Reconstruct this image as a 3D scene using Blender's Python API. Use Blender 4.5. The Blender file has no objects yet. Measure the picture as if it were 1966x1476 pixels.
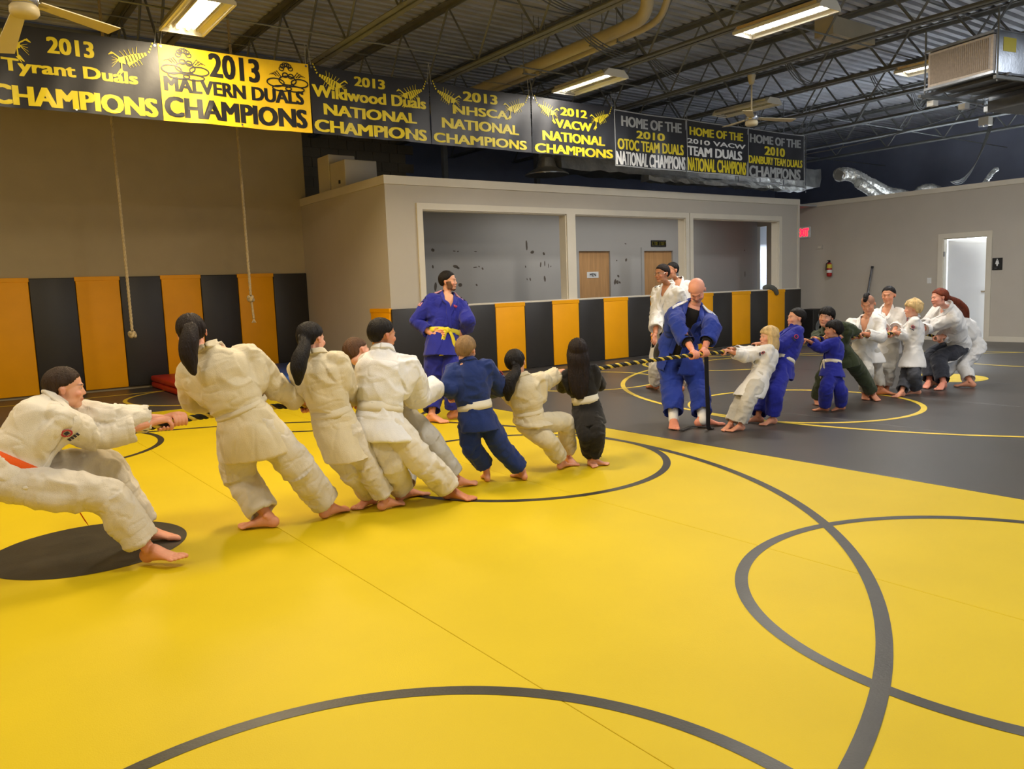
import bpy, bmesh, math, random
import numpy as np
from mathutils import Vector, Matrix
from mathutils.bvhtree import BVHTree
random.seed(7)
SC = bpy.context.scene
COL = SC.collection
PI = math.pi
def lin(c):
    return tuple(((v/255.)/12.92 if v/255. <= .04045 else ((v/255.+.055)/1.055)**2.4) for v in c)

# ------------------------------------------------------------ camera, world, lights, exposure
def cam_setup():
    yaw, pitch, roll = math.radians(36.089), math.radians(-6.839), math.radians(-2.1008)
    f = np.array([math.sin(yaw)*math.cos(pitch), math.cos(yaw)*math.cos(pitch), math.sin(pitch)])
    r = np.array([math.cos(yaw), -math.sin(yaw), 0.]); u = np.cross(r, f)
    r2 = math.cos(roll)*r + math.sin(roll)*u; u2 = -math.sin(roll)*r + math.cos(roll)*u
    cd = bpy.data.cameras.new('camera'); cam = bpy.data.objects.new('camera', cd); COL.objects.link(cam)
    m = Matrix.Identity(4)
    for i in range(3):
        m[i][0], m[i][1], m[i][2] = r2[i], u2[i], -f[i]
    m[0][3], m[1][3], m[2][3] = 0, 0, 1.42
    cam.matrix_world = m
    cd.sensor_width = 36; cd.lens = 1538.2*36/1966; cd.clip_start = .05; cd.clip_end = 100
    SC.camera = cam
cam_setup()
w = bpy.data.worlds.new('world'); SC.world = w; w.use_nodes = True
w.node_tree.nodes['Background'].inputs[0].default_value = (.62, .72, .9, 1)
w.node_tree.nodes['Background'].inputs[1].default_value = .25
vs = SC.view_settings
vs.view_transform = 'Standard'; vs.look = 'None'; vs.gamma = 1; vs.use_curve_mapping = False; vs.exposure = 0.10
def area(name, loc, sx, sy, power, color, rot=(0, 0, 0), spread=PI):
    d = bpy.data.lights.new(name, 'AREA'); d.shape = 'RECTANGLE'; d.size = sx; d.size_y = sy
    d.energy = power; d.color = color; d.spread = spread
    o = bpy.data.objects.new(name, d); COL.objects.link(o); o.location = loc; o.rotation_euler = rot
    return o
WARM = (1, .80, .52); NEUT = (1, .93, .84); COOL = (.86, .92, 1)
for i, (x, y, p, c) in enumerate([(2.77, 9.1, 85, WARM), (8.7, 9.2, 44, NEUT), (8.83, 6.2, 125, NEUT), (12.75, 6.2, 105, COOL),
        (2.77, 6.0, 135, WARM), (2.77, 2.6, 120, NEUT), (8.8, 2.6, 80, NEUT), (12.75, 2.6, 50, COOL), (-2.0, 9.4, 70, WARM), (-2.0, 6.0, 90, WARM), (-2.0, 2.6, 80, NEUT)]):  # out-of-view lamps added for light; back left one brightens the side wall
    area('fluorescent_and_fill_light', (x, y, 4.48), .35, 1.15, p, c)
# daylight through the glazed front of the hall behind the camera
area('daylight', (8.5, -1.35, 2.0), 12, 2.6, 120, (.80, .88, 1), rot=(PI/2, 0, 0))
area('daylight', (19.2, 8.6, 3.0), 1.6, 2.0, 520, (.84, .9, 1))
area('daylight', (19.5, 13.2, 2.4), 1.5, 1.5, 60, (.82, .88, 1))
area('corridor_fill', (12.0, 12.1, 3.0), 6, .3, 34, (1, .97, .93))  # unseen fill lamp added to brighten the corridor behind the openings

# ------------------------------------------------------------ materials
MATS = {}
def mat(name, rgb, rough=.6, metal=0, bump=0, scale=60, var=.06, vscale=3, emis=None, estr=0, spec=.5, attr=False, stretch=None, sheen=0, coat=0):
    if name in MATS: return MATS[name]
    m = bpy.data.materials.new(name); m.use_nodes = True; nt = m.node_tree; b = nt.nodes['Principled BSDF']
    L = nt.links.new
    b.inputs['Roughness'].default_value = rough; b.inputs['Metallic'].default_value = metal
    b.inputs['Specular IOR Level'].default_value = spec
    if sheen: b.inputs['Sheen Weight'].default_value = sheen
    if coat: b.inputs['Coat Weight'].default_value = coat; b.inputs['Coat Roughness'].default_value = .25
    tc = nt.nodes.new('ShaderNodeTexCoord')
    mp = nt.nodes.new('ShaderNodeMapping'); L(tc.outputs['Object'], mp.inputs[0])
    if stretch: mp.inputs['Scale'].default_value = stretch
    c = lin(rgb)
    if attr:
        a = nt.nodes.new('ShaderNodeAttribute'); a.attribute_name = 'Col'; src = a.outputs['Color']
    else:
        r = nt.nodes.new('ShaderNodeRGB'); r.outputs[0].default_value = (*c, 1); src = r.outputs[0]
    if var:
        n = nt.nodes.new('ShaderNodeTexNoise'); n.inputs['Scale'].default_value = vscale; n.inputs['Detail'].default_value = 5
        L(mp.outputs[0], n.inputs['Vector'])
        mr = nt.nodes.new('ShaderNodeMapRange'); mr.inputs['From Min'].default_value = .3; mr.inputs['From Max'].default_value = .7
        mr.inputs['To Min'].default_value = 1-var; mr.inputs['To Max'].default_value = 1+var
        L(n.outputs['Fac'], mr.inputs['Value'])
        mx = nt.nodes.new('ShaderNodeVectorMath'); mx.operation = 'SCALE'
        L(src, mx.inputs[0]); L(mr.outputs[0], mx.inputs['Scale']); src = mx.outputs[0]
    L(src, b.inputs['Base Color'])
    if bump:
        n2 = nt.nodes.new('ShaderNodeTexNoise'); n2.inputs['Scale'].default_value = scale; n2.inputs['Detail'].default_value = 4
        L(mp.outputs[0], n2.inputs['Vector'])
        bp = nt.nodes.new('ShaderNodeBump'); bp.inputs['Strength'].default_value = bump; bp.inputs['Distance'].default_value = .01
        L(n2.outputs['Fac'], bp.inputs['Height']); L(bp.outputs[0], b.inputs['Normal'])
    if emis:
        b.inputs['Emission Color'].default_value = (*lin(emis), 1); b.inputs['Emission Strength'].default_value = estr
    MATS[name] = m
    return m
M_YEL = mat('yellow_mat_vinyl', (203, 177, 6), .55, spec=.3, bump=.12, scale=180, var=.05, vscale=1.2)
M_BLK = mat('black_mat_vinyl', (70, 67, 64), .36, bump=.12, scale=180, var=.10, vscale=1.5)
M_LINEB = mat('black_paint_line', (52, 49, 40), .38, bump=.1, scale=90, var=.22, vscale=9)
M_LINEY = mat('yellow_paint_line', (226, 196, 60), .4, bump=.1, scale=90, var=.12, vscale=9)
M_PADY = mat('yellow_pad_vinyl', (244, 168, 0), .5, spec=.3, bump=.15, scale=9, var=.05, vscale=2)
M_PADB = mat('black_pad_vinyl', (44, 41, 38), .45, bump=.15, scale=9, var=.08, vscale=2)
M_TAN = mat('tan_wall_paint', (172, 158, 126), .85, bump=.05, scale=120, var=.03)
M_GREY = mat('grey_wall_paint', (188, 180, 166), .85, bump=.05, scale=120, var=.02)
M_GREY2 = mat('cool_grey_wall_paint', (168, 166, 162), .85, bump=.05, scale=120, var=.03, vscale=1)
M_TRIM = mat('cream_trim_paint', (214, 206, 188), .6, var=.03)
M_WHITE = mat('white_door_paint', (226, 230, 234), .5, var=.02)
M_WOOD = mat('oak_veneer', (186, 142, 92), .45, bump=.1, scale=14, var=.14, vscale=3, stretch=(8, 8, .7))
M_PEEL = mat('bare_peeled_wall', (92, 84, 74), .9, bump=.4, scale=60, var=.2, vscale=20)
M_STEEL = mat('dark_painted_steel', (112, 114, 112), .6, metal=0, var=.15, vscale=4, bump=.1, scale=40)
M_DECK = mat('dark_steel_deck', (182, 184, 188), .6, var=.2, vscale=1.5, bump=.1, scale=30)
M_CMU = mat('painted_block', (128, 118, 98), .9, bump=.4, scale=60, var=.08)
M_DARK = mat('dark_hall_wall', (140, 146, 168), .9, var=.15, vscale=.8, bump=.2, scale=20)
M_CONC = mat('concrete_floor', (120, 116, 108), .8, var=.1)
M_GALV = mat('galvanised_sheet', (168, 172, 178), .32, metal=.9, var=.16, vscale=7, bump=.1, scale=30)
M_GALVD = mat('dull_grey_sheet', (92, 94, 98), .5, metal=.6, var=.12, vscale=7)
M_FOIL = mat('silver_foil', (196, 194, 186), .38, metal=.9, var=.12, vscale=9, bump=.9, scale=26)
M_PIPE = mat('cream_plastic_pipe', (182, 172, 146), .5, var=.08)
M_FILTER = mat('pleated_filter', (206, 196, 186), .9, var=.1, vscale=30)
M_FWHITE = mat('white_fixture_enamel', (226, 222, 208), .4, var=.02)
M_REFL = mat('specular_reflector', (214, 208, 190), .22, metal=.8, var=.04)
M_TUBE = mat('lit_tube', (255, 255, 255), .4, var=0, emis=(255, 250, 244), estr=34)
M_TUBEW = mat('lit_tube_warm', (255, 255, 255), .4, var=0, emis=(255, 240, 205), estr=34)
M_TUBEO = mat('unlit_tube', (206, 204, 196), .4, var=0)
M_FAN = mat('cream_fan_enamel', (196, 184, 150), .45, var=.03)
M_CHROME = mat('brushed_chrome', (176, 176, 178), .25, metal=.9, var=.05)
M_ROPE = mat('manila_rope', (178, 160, 124), .9, bump=.5, scale=160, var=.15, vscale=40)
M_TUGB = mat('black_rope_strand', (26, 24, 22), .7, bump=.5, scale=300, var=.2, vscale=60)
M_TUGY = mat('yellow_rope_strand', (224, 196, 70), .7, bump=.5, scale=300, var=.12, vscale=60)
M_RED = mat('red_mat_vinyl', (196, 44, 22), .45, bump=.2, scale=8, var=.06)
M_BLUEM = mat('blue_mat_vinyl', (44, 84, 160), .45, bump=.2, scale=8, var=.06)
M_BK = mat('black_plastic', (24, 24, 25), .5, var=.1)
M_BANK = mat('black_banner_vinyl', (40, 40, 44), .38, bump=.12, scale=14, var=.08, vscale=3)
M_BANY = mat('yellow_banner_vinyl', (232, 192, 26), .4, bump=.12, scale=14, var=.12, vscale=2)
M_BTY = mat('banner_yellow_print', (226, 206, 40), .4, var=.06)
M_BTK = mat('banner_black_print', (26, 25, 26), .4, var=.05)
M_BTW = mat('banner_white_print', (232, 232, 228), .4, var=.02)
M_BTG = mat('banner_grey_print', (168, 170, 168), .4, var=.03)
M_CABLE = mat('grey_cable', (84, 84, 80), .6, var=.1)
M_SIGNY = mat('yellow_sign_print', (206, 190, 60), .5, var=.02)
M_SIGNW = mat('white_sign', (226, 226, 222), .5, var=.02)
M_EXIT = mat('exit_red', (240, 20, 40), .4, var=0, emis=(255, 20, 50), estr=3.2)
M_EXTR = mat('extinguisher_red', (170, 26, 22), .3, var=.03)
M_BAG = mat('grey_cloth', (92, 92, 84), .9, bump=.3, scale=60, var=.1)

# ------------------------------------------------------------ mesh helpers
def tag(o, label=None, cat=None, group=None, kind=None):
    if label: o['label'] = label
    if cat: o['category'] = cat
    if group: o['group'] = group
    if kind: o['kind'] = kind
    return o
def empty(name, loc, label, cat, group=None, kind=None, rotz=0):
    o = bpy.data.objects.new(name, None); COL.objects.link(o); o.location = loc; o.rotation_euler = (0, 0, rotz)
    o.empty_display_size = .1
    return tag(o, label, cat, group, kind)
class MB:
    def __init__(s): s.v = []; s.f = []; s.mi = []; s.m = 0
    def add(s, V, F):
        k = len(s.v); s.v.extend([tuple(map(float, p)) for p in V]); s.f.extend([tuple(int(i)+k for i in f) for f in F]); s.mi.extend([s.m]*len(F))
    def box(s, x0, x1, y0, y1, z0, z1, T=None):
        V = [(x, y, z) for x in (x0, x1) for y in (y0, y1) for z in (z0, z1)]
        if T is not None: V = [tuple(T @ Vector(p)) for p in V]
        s.add(V, [(0, 1, 3, 2), (4, 6, 7, 5), (0, 4, 5, 1), (2, 3, 7, 6), (0, 2, 6, 4), (1, 5, 7, 3)])
    def bbox(s, x0, x1, y0, y1, z0, z1, b=.01):
        bm = bmesh.new(); bmesh.ops.create_cube(bm, size=1)
        for v in bm.verts: v.co = Vector(((x0+x1)/2+v.co.x*(x1-x0), (y0+y1)/2+v.co.y*(y1-y0), (z0+z1)/2+v.co.z*(z1-z0)))
        bmesh.ops.bevel(bm, geom=bm.edges[:], offset=b, segments=2, affect='EDGES', profile=.5)
        s.add([v.co[:] for v in bm.verts], [[v.index for v in f.verts] for f in bm.faces]); bm.free()
    def poly(s, pts, d):
        # prism: polygon pts (3d) extruded by vector d
        n = len(pts); d = np.array(d); P = [np.array(p, float) for p in pts]
        s.add(P+[p+d for p in P], [tuple(range(n))[::-1], tuple(range(n, 2*n))]+[(i, (i+1) % n, n+(i+1) % n, n+i) for i in range(n)])
    def bar(s, a, b, r, n=6): s.tube([a, b], r, n)
    def tube(s, pts, r, n=8, closed=False):
        V, F = tubeVF(pts, r, n); s.add(V, F)
    def lathe(s, prof, c, n=20, axis=2):
        # prof: (radius, height)
        V = []; F = []
        for (r, h) in prof:
            for j in range(n):
                a = 2*PI*j/n; p = [r*math.cos(a), r*math.sin(a), h]
                if axis == 1: p = [p[0], p[2], p[1]]
                if axis == 0: p = [p[2], p[0], p[1]]
                V.append((c[0]+p[0], c[1]+p[1], c[2]+p[2]))
        for i in range(len(prof)-1):
            for j in range(n): F.append((i*n+j, i*n+(j+1) % n, (i+1)*n+(j+1) % n, (i+1)*n+j))
        F.append(tuple(range(n))[::-1]); F.append(tuple(range((len(prof)-1)*n, len(prof)*n)))
        s.add(V, F)
    def build(s, name, mats, parent=None, smooth=False, label=None, cat=None, group=None, kind=None):
        me = bpy.data.meshes.new(name); me.from_pydata(s.v, [], s.f)
        if not isinstance(mats, (list, tuple)): mats = [mats]
        for m in mats: me.materials.append(m)
        if len(mats) > 1: me.polygons.foreach_set('material_index', s.mi)
        if smooth: me.polygons.foreach_set('use_smooth', [True]*len(me.polygons))
        me.update()
        bm = bmesh.new(); bm.from_mesh(me); bmesh.ops.recalc_face_normals(bm, faces=bm.faces[:]); bm.to_mesh(me); bm.free()
        o = bpy.data.objects.new(name, me); COL.objects.link(o)
        if parent: attach(o, parent)
        return tag(o, label, cat, group, kind)
def attach(o, p):
    # vertices are written in world coordinates; the parent may be moved/rotated
    o.parent = p
    o.matrix_parent_inverse = Matrix.LocRotScale(p.location, p.rotation_euler, None).inverted() if p.parent is None else Matrix.Identity(4)
def unit(v): v = np.asarray(v, float); n = np.linalg.norm(v); return v/n if n > 1e-9 else v
def perp(t, ref=(0, 0, 1)):
    u = np.cross(t, ref)
    if np.linalg.norm(u) < 1e-4: u = np.cross(t, (1, 0, 0))
    return unit(u)
def tubeVF(pts, r, n=8):
    P = [np.array(p, float) for p in pts]; R = r if hasattr(r, '__len__') else [r]*len(P)
    V = []; F = []; U = None
    for i, p in enumerate(P):
        t = unit(P[min(i+1, len(P)-1)]-P[max(i-1, 0)])
        if U is None: U = perp(t)
        else:
            U = U-t*np.dot(U, t); U = unit(U)
        W = np.cross(t, U)
        for j in range(n):
            a = 2*PI*j/n; V.append(p+(U*math.cos(a)+W*math.sin(a))*R[i])
    for i in range(len(P)-1):
        for j in range(n): F.append((i*n+j, i*n+(j+1) % n, (i+1)*n+(j+1) % n, (i+1)*n+j))
    F.append(tuple(range(n))[::-1]); F.append(tuple(range((len(P)-1)*n, len(P)*n)))
    return V, F
def catmull(K, sub):
    K = np.array(K, float); out = []
    for i in range(len(K)-1):
        p0 = K[max(i-1, 0)]; p1 = K[i]; p2 = K[i+1]; p3 = K[min(i+2, len(K)-1)]
        for j in range(sub):
            t = j/sub
            out.append(.5*((2*p1)+(-p0+p2)*t+(2*p0-5*p1+4*p2-p3)*t*t+(-p0+3*p1-3*p2+p3)*t**3))
    out.append(K[-1]); return np.array(out)
FONTV = {}
def textVF(s, bold=.0):
    key = (s, bold)
    if key in FONTV: return FONTV[key]
    cu = bpy.data.curves.new('t', 'FONT'); cu.body = s;  cu.resolution_u = 3; cu.extrude = .5
    o = bpy.data.objects.new('t', cu); COL.objects.link(o)
    bpy.context.view_layer.update()
    me = bpy.data.meshes.new_from_object(o.evaluated_get(bpy.context.evaluated_depsgraph_get()))
    V = np.array([v.co[:] for v in me.vertices]); F = [tuple(p.vertices) for p in me.polygons]
    bpy.data.objects.remove(o); bpy.data.curves.remove(cu); bpy.data.meshes.remove(me)
    V[:, :2] -= V[:, :2].min(0); W, H = V[:, 0].max(), V[:, 1].max(); V[:, 0] /= W; V[:, 1] /= H; V[:, 2] -= V[:, 2].min()
    V[:, 2] /= max(V[:, 2].max(), 1e-6)
    FONTV[key] = (V, F); return V, F
def lettering(s, org, ux, uy, W, H, thick, m, parent, name='lettering', bold=.025, warp=None, label=None):
    V, F = textVF(s, bold); bw = min(bold*2.0*H, .17*W/max(len(s), 1))
    if bw > 0:
        V0 = V; n0 = len(V); V0 = V0*np.array([1-bw/W, .96, 1])+np.array([bw/W/2, .02, 0]); cp = [(dx, dy) for dx in (-.5, -.17, .17, .5) for dy in (-.02, .02)]
        V = np.concatenate([V0+np.array([dx*bw/W, dy, 0]) for dx, dy in cp]); F = [tuple(i+k*n0 for i in f) for k in range(len(cp)) for f in F]
    ux = unit(ux); uy = unit(uy); nz = np.cross(ux, uy)
    P = np.array(org)+V[:, :1]*W*ux+V[:, 1:2]*H*uy+V[:, 2:]*thick*nz
    if warp is not None: P = warp(P)
    mb = MB(); mb.add(P, F); return mb.build(name, m, parent, label=label)
# ============================================================ THE SETTING
def st(mb, name, m, parent=None, label=None, smooth=False):
    return mb.build(name, m, parent, kind=None if parent else 'structure', label=label, smooth=smooth)
YO, YW, XR, XC, ZT = 11.16, 14.44, 17.4, 5.87, 3.2
mb = MB(); mb.box(-4.4, 25, -1.6, 18, -.12, -.045); st(mb, 'floor', M_CONC)
# tan wall at the back, grey partition walls
mb = MB(); mb.box(-4.2, XC+.1, YW+.05, YW+.2, -.04, 5.55); wb = st(mb, 'wall_back', M_TAN)
mb = MB(); mb.box(-4.2, XC+.1, YW-.02, YW+.05, 5.42, 5.66); st(mb, 'trim_1', M_STEEL)
mb = MB(); mb.box(-4.35, -4.2, -1.6, YW+.2, -.04, 5.7); st(mb, 'wall_left', M_TAN)
mb = MB()
mb.box(-4.3, 20, -1.75, -1.6, -.04, .5); mb.box(-4.3, 20, -1.75, -1.6, 3.4, 5.7); mb.box(-4.3, 2.4, -1.75, -1.6, .5, 3.4); mb.box(14.7, 20, -1.75, -1.6, .5, 3.4)
st(mb, 'wall_front', M_GREY)
mb = MB()
for i in range(7): mb.box(2.4+i*2.05-.04, 2.4+i*2.05+.04, -1.7, -1.62, .5, 3.4)
st(mb, 'window_1', M_TRIM)
# side wall of the corridor block
mb = MB(); mb.box(XC, XC+.12, YO+.14, YW+.05, -.04, ZT-.12); st(mb, 'wall_side', M_GREY)
mb = MB(); mb.box(XC-.02, XC+.14, YO+.165, YW+.05, ZT-.13, ZT); st(mb, 'trim_2', M_TRIM)
# long front wall with three openings
XE = 16.45
mb = MB()
mb.box(XC, 6.5, YO, YO+.14, -.04, ZT-.12); mb.box(15.79, XE, YO, YO+.14, -.04, ZT-.12)
mb.box(6.5, 15.79, YO, YO+.14, -.04, 1.14); mb.box(6.5, 15.79, YO, YO+.14, 2.7, ZT-.12)
mb.box(9.5, 9.62, YO+.02, YO+.12, 1.14, 2.7); mb.box(12.66, 12.78, YO+.02, YO+.12, 1.14, 2.7)
fw = st(mb, 'wall_corridor', M_GREY)
mb = MB(); mb.box(XC-.02, XE+.02, YO-.025, YO+.165, ZT-.13, ZT); mb.box(XE-.05, XE+.02, YO-.02, YO+.16, 1.19, ZT-.13); st(mb, 'trim_3', M_TRIM)
def opening(n, x0, x1, l, r):
    mb = MB(); z0, z1 = 1.18, 2.7; y0 = YO-.03; y1 = YO+.17
    mb.box(x0-l, x1+r, y0, YO, z1, z1+.1)
    mb.box(x0-l, x0, y0, YO, z0, z1); mb.box(x1, x1+r, y0, YO, z0, z1)
    mb.box(x0-.004, x0+.016, YO, y1, z0, z1); mb.box(x1-.016, x1+.004, YO, y1, z0, z1); mb.box(x0, x1, YO, y1, z1-.016, z1+.004)
    st(mb, 'window_%d' % n, M_TRIM)
opening(2, 6.5, 9.46, .1, .1); opening(3, 9.66, 12.6, .1, .1); opening(4, 12.82, 15.69, .1, .1)
mb = MB(); mb.box(6.4, XE, YO-.06, YO+.19, 1.165, 1.19); st(mb, 'trim_4', M_TRIM)
# right partition wall with the washroom door and a second doorway in the corridor
DY0, DY1, DZ = 7.48, 8.34, 2.12
mb = MB()
mb.box(XR, XR+.12, -1.6, DY0, -.04, ZT-.1); mb.box(XR, XR+.12, DY1, 12.72, -.04, ZT-.1); mb.box(XR, XR+.12, DY0, DY1, DZ, ZT-.1)
mb.box(XR, XR+.12, 13.0, 14.2, -.04, ZT-.1); mb.box(XR, XR+.12, 12.72, 13.0, 2.75, ZT-.1)
st(mb, 'wall_right', M_GREY)
mb = MB(); mb.box(XR-.02, XR+.14, -1.6, 14.2, ZT-.12, ZT-.02); st(mb, 'trim_5', M_TRIM)
mb = MB(); mb.box(XR-.02, XR, -1.6, DY0-.1, -.005, .1); mb.box(XR-.02, XR, DY1+.1, 12.7, -.005, .1); st(mb, 'baseboard_right', M_TRIM)
# door of the washroom
mb = MB()
mb.box(XR-.025, XR, DY0-.1, DY0, -.005, DZ+.1); mb.box(XR-.025, XR, DY1, DY1+.1, -.005, DZ+.1); mb.box(XR-.025, XR, DY0, DY1, DZ, DZ+.1)
mb.box(XR-.005, XR+.13, DY0-.005, DY0+.015, -.005, DZ); mb.box(XR-.005, XR+.13, DY1-.015, DY1+.005, -.005, DZ); mb.box(XR, XR+.13, DY0, DY1, DZ-.015, DZ+.005)
fr = st(mb, 'door_1', M_TRIM)
T = Matrix.Translation((XR+.14, DY1-.03, 0)) @ Matrix.Rotation(math.radians(14), 4, 'Z')
mb = MB(); mb.box(0, .04, -.82, 0, .02, 2.09, T); st(mb, 'door_leaf', M_WHITE, fr)
mb = MB(); mb.box(-.05, 0, -.77, -.73, .98, 1.03, T); mb.box(-.06, -.04, -.77, -.64, .99, 1.02, T); st(mb, 'door_handle', M_CHROME, fr)
for z in (.35, 1.75):
    mb = MB(); mb.box(XR-.01, XR+.03, DY1-.022, DY1-.008, z, z+.1); st(mb, 'hinge', M_CHROME, fr)
# bright rooms behind the doors
mb = MB(); mb.box(20.4, 20.5, 6.3, 14.3, -.04, 3.1); mb.box(XR+.12, 20.4, 6.2, 6.3, -.04, 3.1); mb.box(XR+.12, 20.4, 10.4, 10.5, -.04, 3.1); mb.box(XR+.12, 20.4, 14.2, 14.3, -.04, 3.1)
st(mb, 'wall_washroom', M_WHITE)
# back wall of the corridor
BY = 13.0
mb = MB()
D2 = [(11.34, 12.24), (13.29, 14.23)]
for a, b in ((XC+.12, 11.34), (12.24, 13.29), (14.23, XR)): mb.box(a, b, BY, BY+.12, -.04, ZT-.12)
for a, b in D2: mb.box(a, b, BY, BY+.12, 2.15, ZT-.12)
bw = st(mb, 'wall_corridor_back', M_GREY2)
mb = MB(); mb.box(XC+.12, XR, YO+.14, BY+.1, ZT-.12, ZT-.08); st(mb, 'ceiling_corridor', M_GREY2)
for i, (a, b) in enumerate(D2):
    mb = MB(); mb.box(a-.08, a, BY-.02, BY, -.01, 2.15); mb.box(b, b+.08, BY-.02, BY, -.01, 2.15); mb.box(a-.08, b+.08, BY-.02, BY, 2.15, 2.23)
    d = st(mb, 'door_%d' % (i+2), M_GREY2)
    mb = MB(); mb.box(a+.004, b-.004, BY+.02, BY+.06, 0, 2.145); st(mb, 'door_leaf', M_WOOD, d)
    mb = MB(); mb.bar((b-.09, BY-.03, 1.0), (b-.09, BY+.02, 1.0), .018); mb.lathe([(.0, -.06), (.028, -.05), (.028, -.02), (.01, -.01)], (b-.09, BY, 1.0), 12, 1); st(mb, 'door_handle', M_CHROME, d)
# bare patches where tape pulled the paint off
PE = [(7.77, 2.178, .06, .07), (8.24, 2.158, .05, .02), (8.32, 2.15, .03, .03), (8.723, 2.147, .07, .015), (9.967, 2.27, .05, .16), (10.107, 2.133, .1, .05), (10.404, 2.1, .06, .05), (10.877, 2.12, .04, .08),
 (7.753, 1.872, .03, .07), (8.25, 1.87, .09, .06), (8.31, 1.84, .05, .05), (8.7, 1.848, .08, .02), (8.79, 1.86, .03, .03), (8.87, 1.82, .04, .04), (9.922, 1.842, .02, .05), (10.313, 1.879, .03, .1), (10.422, 1.90, .02, .12), (10.517, 1.855, .02, .07), (10.58, 1.84, .02, .03),
 (7.79, 1.50, .06, .14), (8.34, 1.52, .07, .08), (9.951, 1.591, .02, .04), (10.03, 1.59, .03, .06), (10.41, 1.591, .05, .1), (8.715, 1.509, .04, .04), (12.452, 1.944, .03, .03), (12.739, 1.953, .05, .08), (12.732, 2.307, .06, .02), (12.49, 1.602, .05, .06), (12.391, 1.478, .06, .12), (12.46, 1.47, .06, .1), (12.53, 1.464, .05, .05), (16.9, 1.564, .03, .11), (16.88, 2.16, .03, .03)]
for (x, z, a, b) in PE:
    mb = MB(); n = 11; ph = random.random()*6
    pts = []
    for k in range(n):
        t = 2*PI*k/n; r = .8+.18*math.sin(2*t+ph)+.12*random.random()
        pts.append((x+a*.62*r*math.cos(t), BY+.001, z+b*.62*r*math.sin(t)))
    mb.poly(pts, (0, -.003, 0)); st(mb, 'peeled_patch', M_PEEL, bw)
# far walls of the building shell
mb = MB(); mb.box(XC, 25, 17.2, 17.4, -.04, 5.7); st(mb, 'wall_far', M_DARK)
mb = MB(); mb.box(24, 24.2, -1.6, 17.4, -.04, 5.7); st(mb, 'wall_far_right', M_DARK)
mb = MB(); mb.box(XC+.1, 9.0, 16.06, 16.2, -.04, 5.7); cm = st(mb, 'wall_block', M_CMU)
for r in range(12):
    for k in range(8):
        mb = MB(); x0 = 6.0+k*.4-(.2 if r % 2 else 0); z0 = 3.25+r*.2
        mb.box(x0+.006, x0+.394, 16.04, 16.07, z0+.006, z0+.194); st(mb, 'concrete_block', M_CMU, cm)
# corrugated roof deck
V = []; F = []; n = 0; y = -1.6
prof = []
while y < 17.3:
    prof += [(y, 5.69), (y+.05, 5.69), (y+.062, 5.75), (y+.14, 5.75), (y+.152, 5.69)]; y += .2
for (yy, z) in prof: V += [(-4.3, yy, z), (24.1, yy, z)]
F = [(2*i, 2*i+1, 2*i+3, 2*i+2) for i in range(len(prof)-1)]
mb = MB(); mb.add(V, F); st(mb, 'ceiling', M_DECK)
# open-web roof joists
J = [-1.05, .88, 2.84, 4.8, 6.84, 8.85, 10.87, 12.8, 14.72, 16.65, 18.65, 20.6]
Y0, Y1, PB, PT, NP = -1.5, 17.1, 4.65, 5.62, 13
stp = (Y1-Y0)/NP
def mesh_only(mb, name, m):
    o = mb.build(name, m); me = o.data; bpy.data.objects.remove(o); return me
mbb = MB(); mbb.box(-.09, -.008, Y0, Y1, PB, PB+.012); mbb.box(-.02, -.008, Y0, Y1, PB, PB+.06); mbb.box(.008, .09, Y0, Y1, PB, PB+.012); mbb.box(.008, .02, Y0, Y1, PB, PB+.06)
CH_B = mesh_only(mbb, 'bottom_chord', M_STEEL)
mbb = MB(); mbb.box(-.12, -.008, Y0, Y1, PT+.05, PT+.065); mbb.box(-.02, -.008, Y0, Y1, PT, PT+.06); mbb.box(.008, .12, Y0, Y1, PT+.05, PT+.065); mbb.box(.008, .02, Y0, Y1, PT, PT+.06)
CH_T = mesh_only(mbb, 'top_chord', M_STEEL)
mbb = MB(); mbb.bar((0, 0, PB+.03), (0, stp/2, PT+.03), .019, 4); W1 = mesh_only(mbb, 'web_bar', M_STEEL)
mbb = MB(); mbb.bar((0, 0, PT+.03), (0, stp/2, PB+.03), .019, 4); W2 = mesh_only(mbb, 'web_bar', M_STEEL)
mbb = MB(); mbb.bar((0, 0, PB+.03), (0, 0, PT+.03), .014, 4); W3 = mesh_only(mbb, 'web_bar', M_STEEL)
for ji, x in enumerate(J):
    e = bpy.data.objects.new('ceiling_joist', None); COL.objects.link(e); e.location = (x, 0, 0); tag(e, kind='structure')
    def part(me, name, y=0):
        o = bpy.data.objects.new(name, me); COL.objects.link(o); o.parent = e; o.location = (0, y, 0)
    part(CH_B, 'bottom_chord'); part(CH_T, 'top_chord')
    for k in range(NP):
        y = Y0+k*stp
        if y+stp < 2.0: continue
        part(W1, 'web_bar', y); part(W2, 'web_bar', y+stp/2)
# bridging rods across the joists
for y in (6.6, 9.9, 13.3):
    mb = MB(); mb.bar((-4, y, 4.7), (24, y, 4.7), .012, 5); mb.bar((-4, y, 5.6), (24, y, 5.6), .012, 5); st(mb, 'trim_%d' % (6+int(y) % 5), M_STEEL)
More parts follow.
